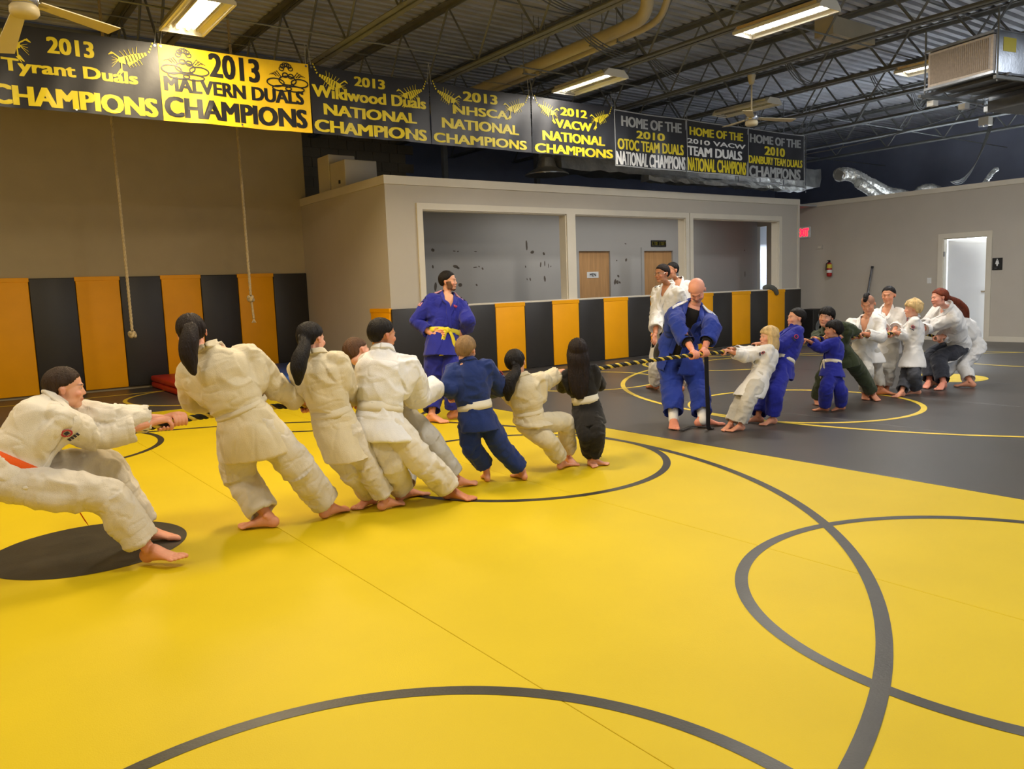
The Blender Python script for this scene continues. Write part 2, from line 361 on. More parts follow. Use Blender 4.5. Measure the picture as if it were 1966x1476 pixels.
# ============================================================ MATS ON THE FLOOR
def ring(mb, cx, cy, r, w, z, x0=-99, x1=99, y0=-99, y1=99, n=128):
    V = []; F = []
    for k in range(n):
        a = 2*PI*k/n
        for rr in (r-w/2, r+w/2): V.append((cx+rr*math.cos(a), cy+rr*math.sin(a), z))
    for k in range(n):
        a = 2*PI*(k+.5)/n; x, y = cx+r*math.cos(a), cy+r*math.sin(a)
        if x0 < x < x1 and y0 < y < y1:
            q = (k+1) % n; F.append((2*k, 2*k+1, 2*q+1, 2*q))
    mb.add(V, F)
def disc(mb, cx, cy, r, z, n=64):
    mb.add([(cx+r*math.cos(2*PI*k/n), cy+r*math.sin(2*PI*k/n), z) for k in range(n)], [tuple(range(n))])
def wmat(label, x0, x1, y0, y1, seams, m, ml, circles, big, dot):
    e = empty('wrestling_mat', (0, 0, 0), label, 'mat')
    for a, b in zip([x0]+seams, seams+[x1]):
        mb = MB(); mb.bbox(a+.0008, b-.0008, y0, y1, -.045, 0, .0035); mb.build('mat_section', m, e)
    for c in circles:
        mb = MB(); ring(mb, c[0], c[1], c[2], .06, .0015, x0, x1, y0, y1); mb.build('circle_line', ml, e)
    if big: mb = MB(); ring(mb, *big, .062, .0022, x0, x1, y0, y1, n=256); mb.build('circle_line', ml, e)
    if dot: mb = MB(); disc(mb, *dot, .0018); mb.build('centre_spot', ml, e)
    return e
ym = wmat('big bright yellow wrestling mat with black circles under the near team', -3.9, 5.405, -.6, 11.05, [-2.05, -.2, 1.65, 3.5], M_YEL, M_LINEB,
     [(.65, 1.36, 1.235), (3.78, 1.38, 1.23), (3.83, 5.22, 1.21), (.68, 8.99, 1.21), (3.83, 9.05, 1.21), (-2.5, 5.2, 1.21), (-2.5, 1.37, 1.21), (-2.5, 9.0, 1.21)], (.78, 5.27, 4.26), (.66, 5.17, .53))
km = wmat('black wrestling mat with thin yellow circles under the far team', 5.41, 17.36, -.6, 11.1, [7.3, 9.15, 11.0, 12.85, 14.7, 16.5], M_BLK, M_LINEY,
     [(7.91, 5.31, 1.23), (14.2, 5.3, 1.21), (7.91, 9.1, 1.2), (11.05, 9.14, 1.22), (14.2, 9.1, 1.22), (7.95, 1.4, 1.22), (14.2, 1.4, 1.22), (11.1, 1.4, 1.22)], (11.02, 5.26, 4.27), (11.12, 5.25, .5))
lm = wmat('black wrestling mat strip with yellow circles along the striped back wall', -3.9, 5.86, 11.06, 14.36, [-2.05, -.2, 1.65, 3.5], M_BLK, M_LINEY,
     [(.65, 12.35, 1.2), (3.43, 12.4, 1.2), (-2.3, 12.35, 1.2)], None, None)
mb = MB(); mb.box(-3.9, 5.86, 13.52, 13.56, .0005, .0022); mb.build('border_line', M_LINEY, lm)
mb = MB(); mb.bbox(6.0, 17.36, 11.31, 12.98, -.045, -.002, .003); mb.bbox(16.47, 17.36, 11.11, 11.315, -.045, -.002, .003); tag(mb.build('corridor_mat', M_BLK), 'black mat on the corridor floor behind the half wall', 'mat')
# thin folding mats at the wall
def softbox(name, x0, x1, y0, y1, z0, z1, m, label, cat, folds=2):
    e = empty(name, ((x0+x1)/2, (y0+y1)/2, z0), label, cat)
    h = (z1-z0)/folds
    for k in range(folds):
        mb = MB(); mb.bbox(x0+random.uniform(-.01, .01), x1, y0, y1+random.uniform(-.01, .01), z0+k*h+.002, z0+(k+1)*h-.002, min(.03, h*.3)); mb.build('mat_panel', m, e, smooth=True)
    return e
softbox('folding_mat', 2.98, 4.15, 12.05, 14.3, 0, .2, M_RED, 'red folded mat lying by the back wall behind the tall ponytailed girl', 'mat')
softbox('crash_mat', 4.2, 5.5, 11.8, 14.3, 0, .22, M_BLUEM, 'dark blue mat in the corner beside the red folded mat', 'mat', 1)
# ============================================================ WALL PADS
def pad(e, x0, x1, y, z0, z1, m, axis='x', t=.045):
    mb = MB()
    if axis == 'x': mb.bbox(x0+.003, x1-.003, y-t, y, z0, z1, .012)
    else: mb.bbox(y-t, y, x0+.003, x1-.003, z0, z1, .012)
    o = mb.build('wall_pad', m, e, smooth=True)
    if m is M_PADY:
        mb = MB()
        if axis == 'x': mb.bbox(x0-.012, x1+.006, y-t-.006, y+.004, z1-.055, z1+.012, .006)
        else: mb.bbox(y-t-.006, y+.004, x0-.012, x1+.012, z1-.055, z1+.012, .006)
        mb.build('flap', m, o)
    return o
e = empty('wall_padding', (0, YW, 0), 'tall black and yellow striped pads along the tan back wall', 'padding')
edges = [5.872-.642*k for k in range(16)]
for k in range(15): pad(e, edges[k+1], edges[k], YW+.045, .03, 1.84, M_PADB if k % 2 == 0 else M_PADY)
e = empty('wall_padding', (0, YO, 0), 'low black and yellow striped pads along the corridor half wall', 'padding')
ed = [5.845, 6.5, 7.15, 7.8]+[7.8+.6193*k for k in range(1, 15)]
for k in range(len(ed)-1): pad(e, ed[k], ed[k+1], YO-.02, .02, 1.165, M_PADB if k % 2 == 0 else M_PADY, t=.05)
pad(e, YO-.02, YO+.63, XC, .02, 1.165, M_PADY, axis='y')
# ============================================================ CEILING LIGHTS, FANS, SERVICES
def fixture(cx, cy, w, label, lit, off=0.0, warm=False):
    e = empty('ceiling_light', (cx, cy, 4.5), label, 'light', 'high fluorescent fixtures under the joists'); h = w/2
    z = 4.5; y0, y1 = cy-.61, cy+.61
    mb = MB()
    # sloping housing: flange at the bottom, narrower roof
    P = [(-h, 0), (-h, .03), (-h*.62, .11), (h*.62, .11), (h, .03), (h, 0), (h-.025, 0), (h-.025, .025), (h*.58, .095), (-h*.58, .095), (-h+.025, .025), (-h+.025, 0)]
    mb.poly([(cx+a, y0, z+b) for a, b in P], (0, y1-y0, 0)); mb.build('housing', M_FWHITE, e)
    for yy in (y0-.008, y1):
        mb = MB(); mb.poly([(cx+a, yy, z+b) for a, b in P[:6]], (0, .008, 0)); mb.build('end_cap', M_FWHITE, e)
    mb = MB(); nl = 4; pw = (w-.06)/nl
    for k in range(nl+1):
        x = cx-h+.03+k*pw; mb.poly([(x-.02, y0+.05, z+.085), (x, y0+.05, z+.03), (x+.02, y0+.05, z+.085)], (0, y1-y0-.1, 0))
    mb.build('reflector', M_REFL, e)
    for k in range(nl):
        x = cx-h+.03+(k+.5)*pw; on = k in lit
        mb = MB(); mb.bar((x, y0+.05, z+.055), (x, y1-.05, z+.055), .019 if on else .014, 10)
        tb = mb.build('tube', (M_TUBEW if warm else M_TUBE) if on else M_TUBEO, e, smooth=True)
        for yy in (y0+.03, y1-.055):
            mb = MB(); mb.box(x-.018, x+.018, yy, yy+.025, z+.035, z+.09); mb.build('socket', M_FWHITE, e)
    for yy in (y0+.2, y1-.2):
        mb = MB(); mb.bar((cx, yy, z+.1), (cx, yy, 4.66), .005, 5); mb.build('hanger', M_STEEL, e)
fixture(2.77, 9.46, .5, 'fluorescent light nearly above the yellow banner, warmest of the lit fixtures', (1, 2), warm=True)
fixture(8.72, 9.64, .5, 'fluorescent light lit in half its width, in front of the last scorpion banner', (0, 1))
fixture(8.83, 6.2, .42, 'largest looking fluorescent light, lit brightly, at the top of the picture', (0, 1, 2))
fixture(12.57, 9.64, .42, 'unlit fluorescent light hanging right behind the ceiling fan rod', ())
fixture(12.72, 6.2, .44, 'lit fluorescent light partly hidden by the hanging metal air unit', (0, 1, 2))
def fan(hub, tips, rod_top, label, spread=.075):
    e = empty('ceiling_fan', (hub[0], hub[1], rod_top), label, 'fan', None)
    x, y, z = hub
    mb = MB(); mb.bar((x, y, z+.1), (x, y, rod_top-.12), .013, 8); mb.build('downrod', M_FAN, e, smooth=True)
    mb = MB(); mb.lathe([(.03, -.14), (.045, -.12), (.065, -.01), (.065, 0)], (x, y, rod_top), 16); mb.build('canopy', M_FAN, e, smooth=True)
    mb = MB(); mb.lathe([(.03, .12), (.085, .10), (.1, .05), (.1, .0), (.085, -.02)], (x, y, z), 20); mb.build('motor', M_CHROME, e, smooth=True)
    mb = MB(); mb.lathe([(.085, -.015), (.098, -.03), (.1, -.07), (.085, -.09), (.03, -.097)], (x, y, z), 20); mb.build('switch_housing', M_FAN, e, smooth=True)
    for t in tips:
        t = np.array(t); h0 = np.array([x, y, z+.02]); d = unit(t-h0); s = unit(np.cross(d, (0, 0, 1)))*1.0; s = unit(s+np.array([0, 0, .12]))
        a = h0+d*.11; up = np.cross(s, d)*.008; b = t
        mb = MB(); mb.poly([a-s*.05, a+s*.05, b+s*spread, b+s*spread*.2+d*.0, b-s*spread], up); mb.build('blade', M_FAN, e)
        mb = MB(); mb.poly([h0-s*.02, h0+s*.02, a+d*.08+s*.015, a+d*.08-s*.015], up*1.6); mb.build('blade_bracket', M_CHROME, e)
fan((.83, 7.03, 3.62), [(1.5, 7.39, 3.62), (.73, 7.62, 3.40), (.3, 6.5, 3.7)], 4.65, 'cream ceiling fan with flat blades at the top left above the scorpion banner')
fan((11.03, 8.35, 3.96), [(11.74, 8.07, 3.96), (11.2, 9.0, 3.98), (10.4, 7.95, 3.96)], 4.65, 'cream ceiling fan on a long rod in front of the unlit fixture')
# pipes
def pipe(label, pts, r, bands, name='ceiling_pipe'):
    e = empty(name, pts[0], label, 'pipe')
    K = catmull(pts, 6); mb = MB(); mb.tube(K, r, 14); mb.build('pipe_run', M_PIPE, e, smooth=True)
    for p in bands:
        mb = MB(); mb.box(p[0]-r*1.5, p[0]+r*1.5, p[1]-.02, p[1]+.02, p[2]-r*1.15, p[2]-r*.95); mb.bar((p[0]-r*1.3, p[1], p[2]-r), (p[0]-r*1.3, p[1], 5.6), .008, 4); mb.bar((p[0]+r*1.3, p[1], p[2]-r), (p[0]+r*1.3, p[1], 5.6), .008, 4)
        mb.build('strap', M_STEEL, e)
pipe('thick cream drain pipe hung under the joists with an elbow at its near end', [(8.05, 13.5, 4.8), (8.0, 11.0, 4.8), (7.93, 9.0, 4.8), (7.9, 8.05, 4.8), (7.86, 7.6, 4.86), (7.72, 7.4, 5.2), (7.68, 7.35, 5.68)], .085, [(7.99, 10.2, 4.8), (7.94, 8.6, 4.8)])
pipe('thin cream pipe running beside the thick drain pipe', [(8.33, 13.5, 4.8), (8.28, 10.8, 4.8), (8.2, 8.6, 4.8), (8.16, 7.75, 4.82), (8.0, 7.35, 4.95), (7.85, 7.1, 5.3), (7.8, 7.05, 5.68)], .045, [(8.26, 10.2, 4.8), (8.2, 8.4, 4.8)])
# slack cable bundles between the joists
def cable(label, a, b, sag, n=4, r=.008):
    e = empty('cable_bundle', a, label, 'cable', 'slack cables strung under the roof deck')
    for k in range(n):
        pts = []
        for i in range(9):
            t = i/8; s = sag*(1+.18*k)*4*t*(1-t)
            pts.append((a[0]+(b[0]-a[0])*t, a[1]+(b[1]-a[1])*t+.03*k, a[2]+(b[2]-a[2])*t-s))
        mb = MB(); mb.tube(pts, r, 5); mb.build('cable', M_CABLE, e, smooth=True)
cable('slack cables looping between the joists above the first scorpion banners', (4.85, 6.6, 4.72), (6.8, 7.6, 4.72), .1)
cable('slack cables crossing the thick cream pipe elbow', (6.9, 7.9, 4.72), (8.85, 8.6, 4.72), .12)
cable('slack cables under the joists left of the fan rod', (8.9, 8.5, 4.72), (10.85, 9.2, 4.72), .1)
cable('slack cables under the joists right of the fan rod', (10.9, 7.6, 4.72), (12.75, 8.3, 4.72), .1)
cable('slack cables drooping left of the air unit light', (12.9, 7.4, 4.72), (14.7, 8.0, 4.72), .12, 3)
cable('slack cables drooping under the metal air unit', (14.8, 7.7, 4.72), (16.65, 8.4, 4.72), .12, 3)
cable('single long cable drooping right of the last banner', (15.3, 10.9, 4.0), (17.9, 8.0, 4.75), .12, 1, .012)
# hanging air unit
e = empty('air_unit', (11.3, 5.3, 3.9), 'galvanised metal air handling unit with pleated filter hung at the top right', 'air conditioner')
TH = Matrix.Translation((11.36, 5.70, 3.90)) @ Matrix.Rotation(math.radians(11.0), 4, 'Z').inverted()
# local axes: -y along the filter face, +x away from the camera
def B(x0, x1, y0, y1, z0, z1, m, name, par=e):
    mb = MB(); mb.box(x0, x1, y0, y1, z0, z1, TH); return mb.build(name, m, par)
B(.02, 1.25, -.93, 0, .012, .50, M_GALV, 'cabinet'); B(.02, 1.25, -.93, 0, -.012, .01, M_GALVD, 'cabinet_base')
fl = B(-.03, .02, -.92, -.01, .02, .46, M_FILTER, 'filter')
for k in range(32):
    y = -.05-k*.0265; mb = MB(); mb.poly([Vector((-.03, y, .05)), Vector((-.058, y-.008, .05)), Vector((-.03, y-.016, .05))], (0, 0, .38)); 
    V = [tuple(TH @ Vector(p)) for p in mb.v]; m2 = MB(); m2.add(V, mb.f); m2.build('pleat', M_FILTER, fl)
B(-.07, .0, -.95, .02, .47, .50, M_GALV, 'flange'); B(-.07, .0, -.95, .02, -.02, .01, M_GALV, 'flange'); B(-.02, .9, -.95, .02, .50, .515, M_GALV, 'flange')
for (x, y) in ((-.02, -.98), (1.2, -.98), (-.02, .04), (1.2, .04)): B(x, x+.016, y, y+.016, -.12, .78, M_STEEL, 'threaded_rod')
B(-.1, 1.3, -1.02, -.98, -.1, -.06, M_STEEL, 'support_rail'); B(-.1, 1.3, .04, .08, -.1, -.06, M_STEEL, 'support_rail')
for x in (.1, .55, 1.0): B(x, x+.05, -1.05, .1, -.06, -.02, M_GALVD, 'support_rail')
B(.15, .4, -.934, -.93, .27, .44, M_SIGNY, 'label_plate'); B(.65, .95, -.934, -.93, .04, .3, M_SIGNW, 'label_plate')
e2 = empty('air_duct', (12.7, 5.2, 3.9), 'square galvanised duct leaving the hanging air unit towards the right', 'duct')
B(1.28, 3.4, -.98, -.05, -.08, .46, M_GALV, 'duct_run', e2); B(1.26, 1.3, -1.02, 0, -.16, .5, M_GALV, 'flange', e2)
for x in (.1, .75, 1.3): B(x, x+.1, .0, .1, -.2, -.13, M_SIGNW, 'bracket', e2)
B(.95, 3.3, -.95, -.2, -.28, -.14, M_GALVD, 'duct_run', e2)
mb = MB(); mb.box(10.98, 12.1, 6.9, 7.2, 4.9, 5.15); tag(mb.build('duct_box', M_PIPE), 'pale flat duct box tucked between the joists behind the bright light', 'duct')
# foil wrapped trunk duct above the corridor
e = empty('trunk_duct', (14, 12.2, 3.6), 'crinkled silver foil wrapped duct running above the corridor behind the banners', 'duct')
def foil(x0, x1, y0, y1, z0, z1, nm='duct_run', par=e):
    mb = MB(); n = 34; R = random.Random(3); V = []; F = []
    for i in range(n+1):
        x = x0+(x1-x0)*i/n
        for (y, z) in ((y0, z0), ((y0+y1)/2, z0-.02), (y1, z0), (y1, z1), (y0, z1), (y0-.02, (z0+z1)/2)):
            V.append((x, y+R.uniform(-.02, .02), z+R.uniform(-.025, .025)))
    for i in range(n):
        for j in range(6): F.append((i*6+j, i*6+(j+1) % 6, i*6+6+(j+1) % 6, i*6+6+j))
    F += [tuple(range(6)), tuple(range(n*6, n*6+6))]
    mb.add(V, F); return mb.build(nm, M_FOIL, par)
foil(10.1, 18.6, 12.0, 12.7, 3.66, 4.1); foil(12.2, 17.6, 11.75, 11.98, 3.5, 3.62, 'branch_duct')
mb = MB(); mb.lathe([(.02, .42), (.14, .3), (.2, .12), (.42, .0), (.42, -.02)], (9.9, 12.2, 3.56), 18); mb.build('duct_boot', M_FOIL, e)
for x in (15.3, 16.1, 17.0, 17.9): mb = MB(); mb.bar((x, 11.95, 3.5), (x, 11.95, 5.6), .012, 5); mb.build('hanger_rod', M_GALV, e)
def flex(label, pts, r):
    K = catmull(pts, 14); mb = MB(); n = len(K); V = []; F = []; R = random.Random(5)
    rad = [r*(1+(.13 if i % 2 else -.1)) for i in range(n)]
    V, F = tubeVF(K, rad, 16); V = [p+np.array([R.uniform(-.01, .01) for _ in range(3)]) for p in V]; mb.add(V, F)
    tag(mb.build('flexible_duct', M_FOIL), label, 'duct', 'silver flexible ducts over the right wall')
flex('thick silver flexible duct sagging right of the last banner', [(17.8, 11.0, 3.80), (18.3, 11.0, 3.83), (19.0, 10.9, 3.62), (19.8, 10.9, 3.45), (20.6, 10.9, 3.40), (21.3, 10.9, 3.25)], .14)
flex('lower shorter silver flexible duct under the thick one', [(18.3, 10.8, 3.62), (18.7, 10.8, 3.5), (19.3, 10.8, 3.3), (20.0, 10.8, 3.15)], .11)
flex('silver flexible duct end curling up over the right wall', [(20.4, 10.6, 3.2), (20.9, 10.6, 3.5), (21.4, 10.5, 3.52), (21.9, 10.4, 3.2)], .13)
flex('thin silver flexible duct poking up near the hanging wires', [(19.0, 8.3, 3.25), (19.3, 8.35, 3.42), (19.7, 8.4, 3.62), (20.0, 8.45, 3.7)], .045)
cable('grey wires hanging down behind the right wall', (19.0, 8.9, 3.45), (20.2, 8.6, 4.9), .35, 4, .01)
for i, (x, lab) in enumerate(((9.05, 'grey steel post behind the second scorpion banner'), (11.48, 'grey steel post standing beside the foil duct boot'))):
    e = empty('steel_post', (x, 14.5, 3), lab, 'post'); mb = MB(); mb.box(x-.05, x+.05, 14.45, 14.55, -.04, 5.7); mb.build('post_shaft', M_STEEL, e); mb = MB(); mb.box(x-.1, x+.1, 14.4, 14.6, 5.6, 5.64); mb.build('cap_plate', M_STEEL, e)
# white heater cabinet on the block roof
e = empty('furnace_cabinet', (6.25, 13.3, 3.2), 'white metal heater cabinet standing on top of the corridor block', 'heater')
T = Matrix.Translation((5.93, 13.0, 3.2)) @ Matrix.Rotation(math.radians(0), 4, 'Z')
mb = MB(); mb.bbox(5.98, 6.58, 12.75, 13.35, 3.08, 3.68, .015); mb.build('cabinet', M_TRIM, e); mb = MB(); mb.bbox(5.99, 6.5, 13.42, 13.9, 3.08, 3.86, .015); mb.build('cabinet', M_TRIM, e)
mb = MB(); mb.box(5.974, 5.98, 12.95, 13.02, 3.3, 3.36); mb.build('badge', M_BK, e)
mb = MB(); mb.bbox(17.9, 18.1, 7.75, 7.95, 4.38, 4.55, .01)
e = empty('emergency_light', (18, 7.85, 4.4), 'small cream emergency lamp box high above the washroom door', 'light'); attach(mb.build('housing', M_TRIM), e)
for yy in (7.8, 7.9): mb = MB(); mb.lathe([(.03, 0), (.045, -.03)], (17.92, yy, 4.39), 10); mb.build('lamp_head', M_CHROME, e)
mb = MB(); mb.bar((18.0, 7.85, 4.54), (18.0, 7.85, 5.7), .012, 6); mb.build('conduit', M_STEEL, e)
# ============================================================ BANNERS
YB = 10.22
BX = [(0.70, 2.523), (2.527, 4.36), (4.372, 6.172), (6.18, 8.01), (8.035, 9.785), (9.793, 11.597), (11.6, 13.396), (13.4, 15.243)]
BL = ['black banner reading 2013 Tyrant Duals champions, leftmost of the row', 'bright yellow banner with black print reading 2013 Malvern Duals champions',
 'black banner reading 2013 Wildwood Duals national champions', 'black banner reading 2013 NHSCA national champions', 'black banner reading 2012 VACW national champions',
 'white edged black banner reading 2010 OTOC team duals', 'white edged black banner reading 2010 VACW team duals in yellow and white', 'white edged black banner reading 2010 Danbury team duals, rightmost of the row']
TEXTS = [(1, '2013', 1.382, 4.141, 0.462, 0.178, 'y'), (1, 'Tyrant Duals', 0.943, 3.868, 1.339, 0.175, 'y'), (1, 'CHAMPIONS', 0.802, 3.559, 1.673, 0.208, 'y'), (2, '2013', 3.092, 4.094, 0.626, 0.287, 'k'), (2, 'MALVERN DUALS', 2.562, 3.876, 1.709, 0.169, 'k'), (2, 'CHAMPIONS', 2.54, 3.581, 1.755, 0.235, 'k'), (3, '2013', 5.005, 4.213, 0.461, 0.129, 'y'), (3, 'Wildwood Duals', 4.377, 4.003, 1.717, 0.153, 'y'), (3, 'NATIONAL', 4.535, 3.785, 1.404, 0.144, 'y'), (3, 'CHAMPIONS', 4.377, 3.558, 1.711, 0.158, 'y'), (4, '2013', 6.746, 4.197, 0.619, 0.142, 'y'), (4, 'NHSCA', 6.564, 3.995, 0.999, 0.129, 'y'), (4, 'NATIONAL', 6.369, 3.778, 1.405, 0.147, 'y'), (4, 'CHAMPIONS', 6.214, 3.565, 1.706, 0.137, 'y'), (5, '2012', 8.601, 4.166, 0.593, 0.128, 'y'), (5, 'VACW', 8.491, 3.961, 0.806, 0.138, 'y'), (5, 'NATIONAL', 8.23, 3.744, 1.346, 0.152, 'y'), (5, 'CHAMPIONS', 8.082, 3.545, 1.647, 0.145, 'y'), (6, 'HOME OF THE', 9.952, 4.108, 1.519, 0.176, 'g'), (6, '2010', 10.322, 3.936, 0.704, 0.134, 'y'), (6, 'OTOC TEAM DUALS', 9.856, 3.714, 1.655, 0.186, 'y'), (6, 'NATIONAL CHAMPIONS', 9.809, 3.454, 1.751, 0.233, 'w'), (7, 'HOME OF THE', 11.689, 4.1, 1.557, 0.153, 'y'), (7, '2010 VACW', 11.628, 3.952, 1.69, 0.087, 'w'), (7, 'TEAM DUALS', 11.625, 3.733, 1.591, 0.173, 'w'), (7, 'NATIONAL CHAMPIONS', 11.612, 3.459, 1.734, 0.243, 'y'), (8, 'HOME OF THE', 13.451, 4.101, 1.671, 0.167, 'g'), (8, '2010', 13.897, 3.889, 0.693, 0.173, 'y'), (8, 'DANBURY TEAM DUALS', 13.426, 3.701, 1.748, 0.153, 'y'), (8, 'CHAMPIONS', 13.434, 3.449, 1.688, 0.212, 'g')]
def wav(b):
    x0, x1 = BX[b]
    def f(P):
        P = np.array(P, float); u = (P[:, 0]-x0)/(x1-x0); v = (4.40-P[:, 2])/.9
        P = P.copy(); P[:, 1] += .016*np.sin(u*9+b*2)*(.3+v)+.01*np.sin(u*23+v*4+b)*v
        P[:, 2] -= .012*np.sin(u*PI)*(1-v)*1.0
        return P
    return f
def scorp(par, cx, cz, s, mir, m, tilt, wp, style):
    # printed scorpion drawn from flat strips: tail, ribbed body, legs, claws
    mb = MB(); y = YB-.006
    def X(u, v):
        u, v = u*math.cos(tilt)-v*math.sin(tilt), u*math.sin(tilt)+v*math.cos(tilt); return (cx+mir*u*s, y, cz+v*s)
    def quad(a, b, w0, w1):
        d = np.array(b)-np.array(a); n = np.array([-d[1], d[0]])/(np.hypot(*d)+1e-9)
        mb.poly([X(*(np.array(a)+n*w0)), X(*(np.array(b)+n*w1)), X(*(np.array(b)-n*w1)), X(*(np.array(a)-n*w0))], (0, -.002, 0))
    if style == 0:
        for k in range(7): quad((-.30+k*.07, .0-.004*k*k*.3), (-.25+k*.07, -.0-.004*k*k*.3), .035+.012*k, .04+.012*k)
        for k in range(4): quad((-.36-.05*k, .02+.05*k), (-.39-.05*k, .04+.055*k), .026-.004*k, .024-.004*k)
        quad((.2, -.02), (.34, .02), .09, .05)
        for k in range(5):
            quad((-.1+.07*k, .06), (-.16+.1*k, .2), .008, .004); quad((-.1+.07*k, -.08), (-.12+.07*k, -.2), .008, .004)
        quad((.3, .06), (.4, .2), .014, .014); quad((.4, .2), (.5, .18), .03, .006); quad((.3, -.05), (.36, -.2), .014, .014); quad((.36, -.2), (.5, -.26), .04, .008); quad((.34, -.22), (.46, -.3), .02, .005)
        for k in range(4): quad((.33, .02), (.45+.03*k, .12-.07*k), .006, .003)
    else:
        def loop(cx_, cz_, a, b, n=14, w=.014, a0=0, a1=2*PI):
            p = [(cx_+a*math.cos(a0+(a1-a0)*k/n), cz_+b*math.sin(a0+(a1-a0)*k/n)) for k in range(n+1)]
            for q, r in zip(p, p[1:]): quad(q, r, w, w)
        loop(0, -.12, .2, .1); loop(-.28, -.18, .2, .09); loop(.28, -.16, .2, .09); loop(-.14, -.3, .22, .06); loop(.16, -.3, .22, .06)
        loop(-.05, .0, .06, .05); loop(.08, -.02, .06, .05)
        for k in range(6):
            t = .3+k*.42; loop(-.02+.11*math.cos(t*1.2), .10+.13*math.sin(t*1.2), .055, .045, 8, .010)
        for k in range(3):
            quad((-.15-.05*k, -.04), (-.24-.05*k, .08-.03*k), .01, .006); quad((-.24-.05*k, .08-.03*k), (-.3-.06*k, -.02), .006, .004)
            quad((.15+.05*k, -.04), (.24+.05*k, .08-.03*k), .01, .006); quad((.24+.05*k, .08-.03*k), (.3+.06*k, -.02), .006, .004)
    V = wp(mb.v); m2 = MB(); m2.add(V, mb.f); m2.build('scorpion_print', m, par)
for b in range(8):
    x0, x1 = BX[b]; zt, zb = (4.40, 3.53) if b < 5 else (4.37, 3.43)
    e = empty('banner', ((x0+x1)/2, YB, zb), BL[b], 'banner', 'championship banners hung in a row')
    wp = wav(b); n, q = 36, 8; V = []; F = []
    for s in (0, 1):
        for i in range(n+1):
            for j in range(q+1): V.append((x0+(x1-x0)*i/n, YB+s*.003, zb+(zt-zb)*j/q))
    K = (n+1)*(q+1)
    for i in range(n):
        for j in range(q):
            a = i*(q+1)+j; F.append((a, a+q+1, a+q+2, a+1)); F.append((K+a, K+a+1, K+a+q+2, K+a+q+1))
    mb = MB(); mb.add(wp(V), F); mb.build('cloth_panel', M_BANY if b == 1 else M_BANK, e, smooth=True)
    for (bb, s, tx, tz, W, H, c) in TEXTS:
        if bb-1 != b: continue
        tx0 = max(tx, x0+.02) if b > 0 else tx
        lettering(s, (tx0, YB-.002, tz), (1, 0, 0), (0, 0, 1), min(W, x1-.02-tx0), H, .002, {'y': M_BTY, 'k': M_BTK, 'w': M_BTW, 'g': M_BTG}[c], e, bold=.085, warp=wp, label={'y': 'yellow lettering', 'k': 'black lettering', 'w': 'white lettering', 'g': 'grey lettering'}[c]+' reading '+s)
    if b in (0, 2, 3, 4):
        s = .5; scorp(e, x0+.27, zt-.17, s, 1, M_BTY, -.35, wp, 0); scorp(e, x1-.27, zt-.19, s, -1, M_BTY, -.35, wp, 0)
    if b == 1: scorp(e, x0+.29, zt-.17, .56, 1, M_BTK, 0, wp, 1); scorp(e, x1-.29, zt-.17, .56, 1, M_BTK, 0, wp, 1)
    if b >= 5:
        for (a0, a1, c0, c1) in ((x0, x1, zt-.018, zt), (x0, x1, zb, zb+.018), (x0, x0+.018, zb, zt), (x1-.018, x1, zb, zt)):
            m0 = MB(); N = 24
            Vv = []; Ff = []
            for i in range(N+1):
                for zz in (c0, c1): Vv.append((a0+(a1-a0)*i/N, YB-.003, zz))
            Ff = [(2*i, 2*i+2, 2*i+3, 2*i+1) for i in range(N)]; m0.add(wp(Vv), Ff); m0.build('border', M_BTG, e)
    for x in (x0+.03, x1-.03):
        mb = MB(); mb.bar((x, YB, zt-.03), (x+random.uniform(-.05, .05), YB+.01, 4.66), .004, 4); mb.build('cord', M_BTG, e)
        mb = MB(); mb.lathe([(.006, 0), (.014, 0), (.014, -.004), (.006, -.004)], (x, YB-.004, zt-.03), 10, 1); mb.build('grommet', M_CHROME, e)
    mb = MB(); mb.lathe([(.006, 0), (.012, 0), (.012, -.004), (.006, -.004)], ((x0+x1)/2, YB-.014, zb+.03), 10, 1); mb.build('grommet', M_CHROME, e)
mb = MB(); mb.bar((.2, YB+.012, 4.52), (15.4, YB+.012, 4.52), .005, 5); tag(mb.build('hanging_wire', M_CABLE), 'thin wire above the banners tied under the joists', 'wire')
# ============================================================ HANGING ROPES
def twist_rope(pts, r, mats, pitch, n=3, sub=10, m=7):
    """n helical strands around a path -> list of (V,F)"""
    K = catmull(pts, sub); seg = np.linalg.norm(np.diff(K, axis=0), axis=1); s = np.concatenate([[0], np.cumsum(seg)])
    L = s[-1]; N = int(L/(pitch/10)); ss = np.linspace(0, L, N)
    P = np.stack([np.interp(ss, s, K[:, i]) for i in range(3)], 1)
    Tn = np.gradient(P, axis=0); Tn /= np.linalg.norm(Tn, axis=1)[:, None]
    U = np.zeros_like(P); U[0] = perp(Tn[0])
    for i in range(1, N): u = U[i-1]-Tn[i]*np.dot(U[i-1], Tn[i]); U[i] = u/np.linalg.norm(u)
    W = np.cross(Tn, U); out = []
    for k in range(n):
        a = 2*PI*(ss/pitch+k/n); c = P+(U*np.cos(a)[:, None]+W*np.sin(a)[:, None])*r*.5
        out.append(tubeVF(c, r*.56, m))
    return out
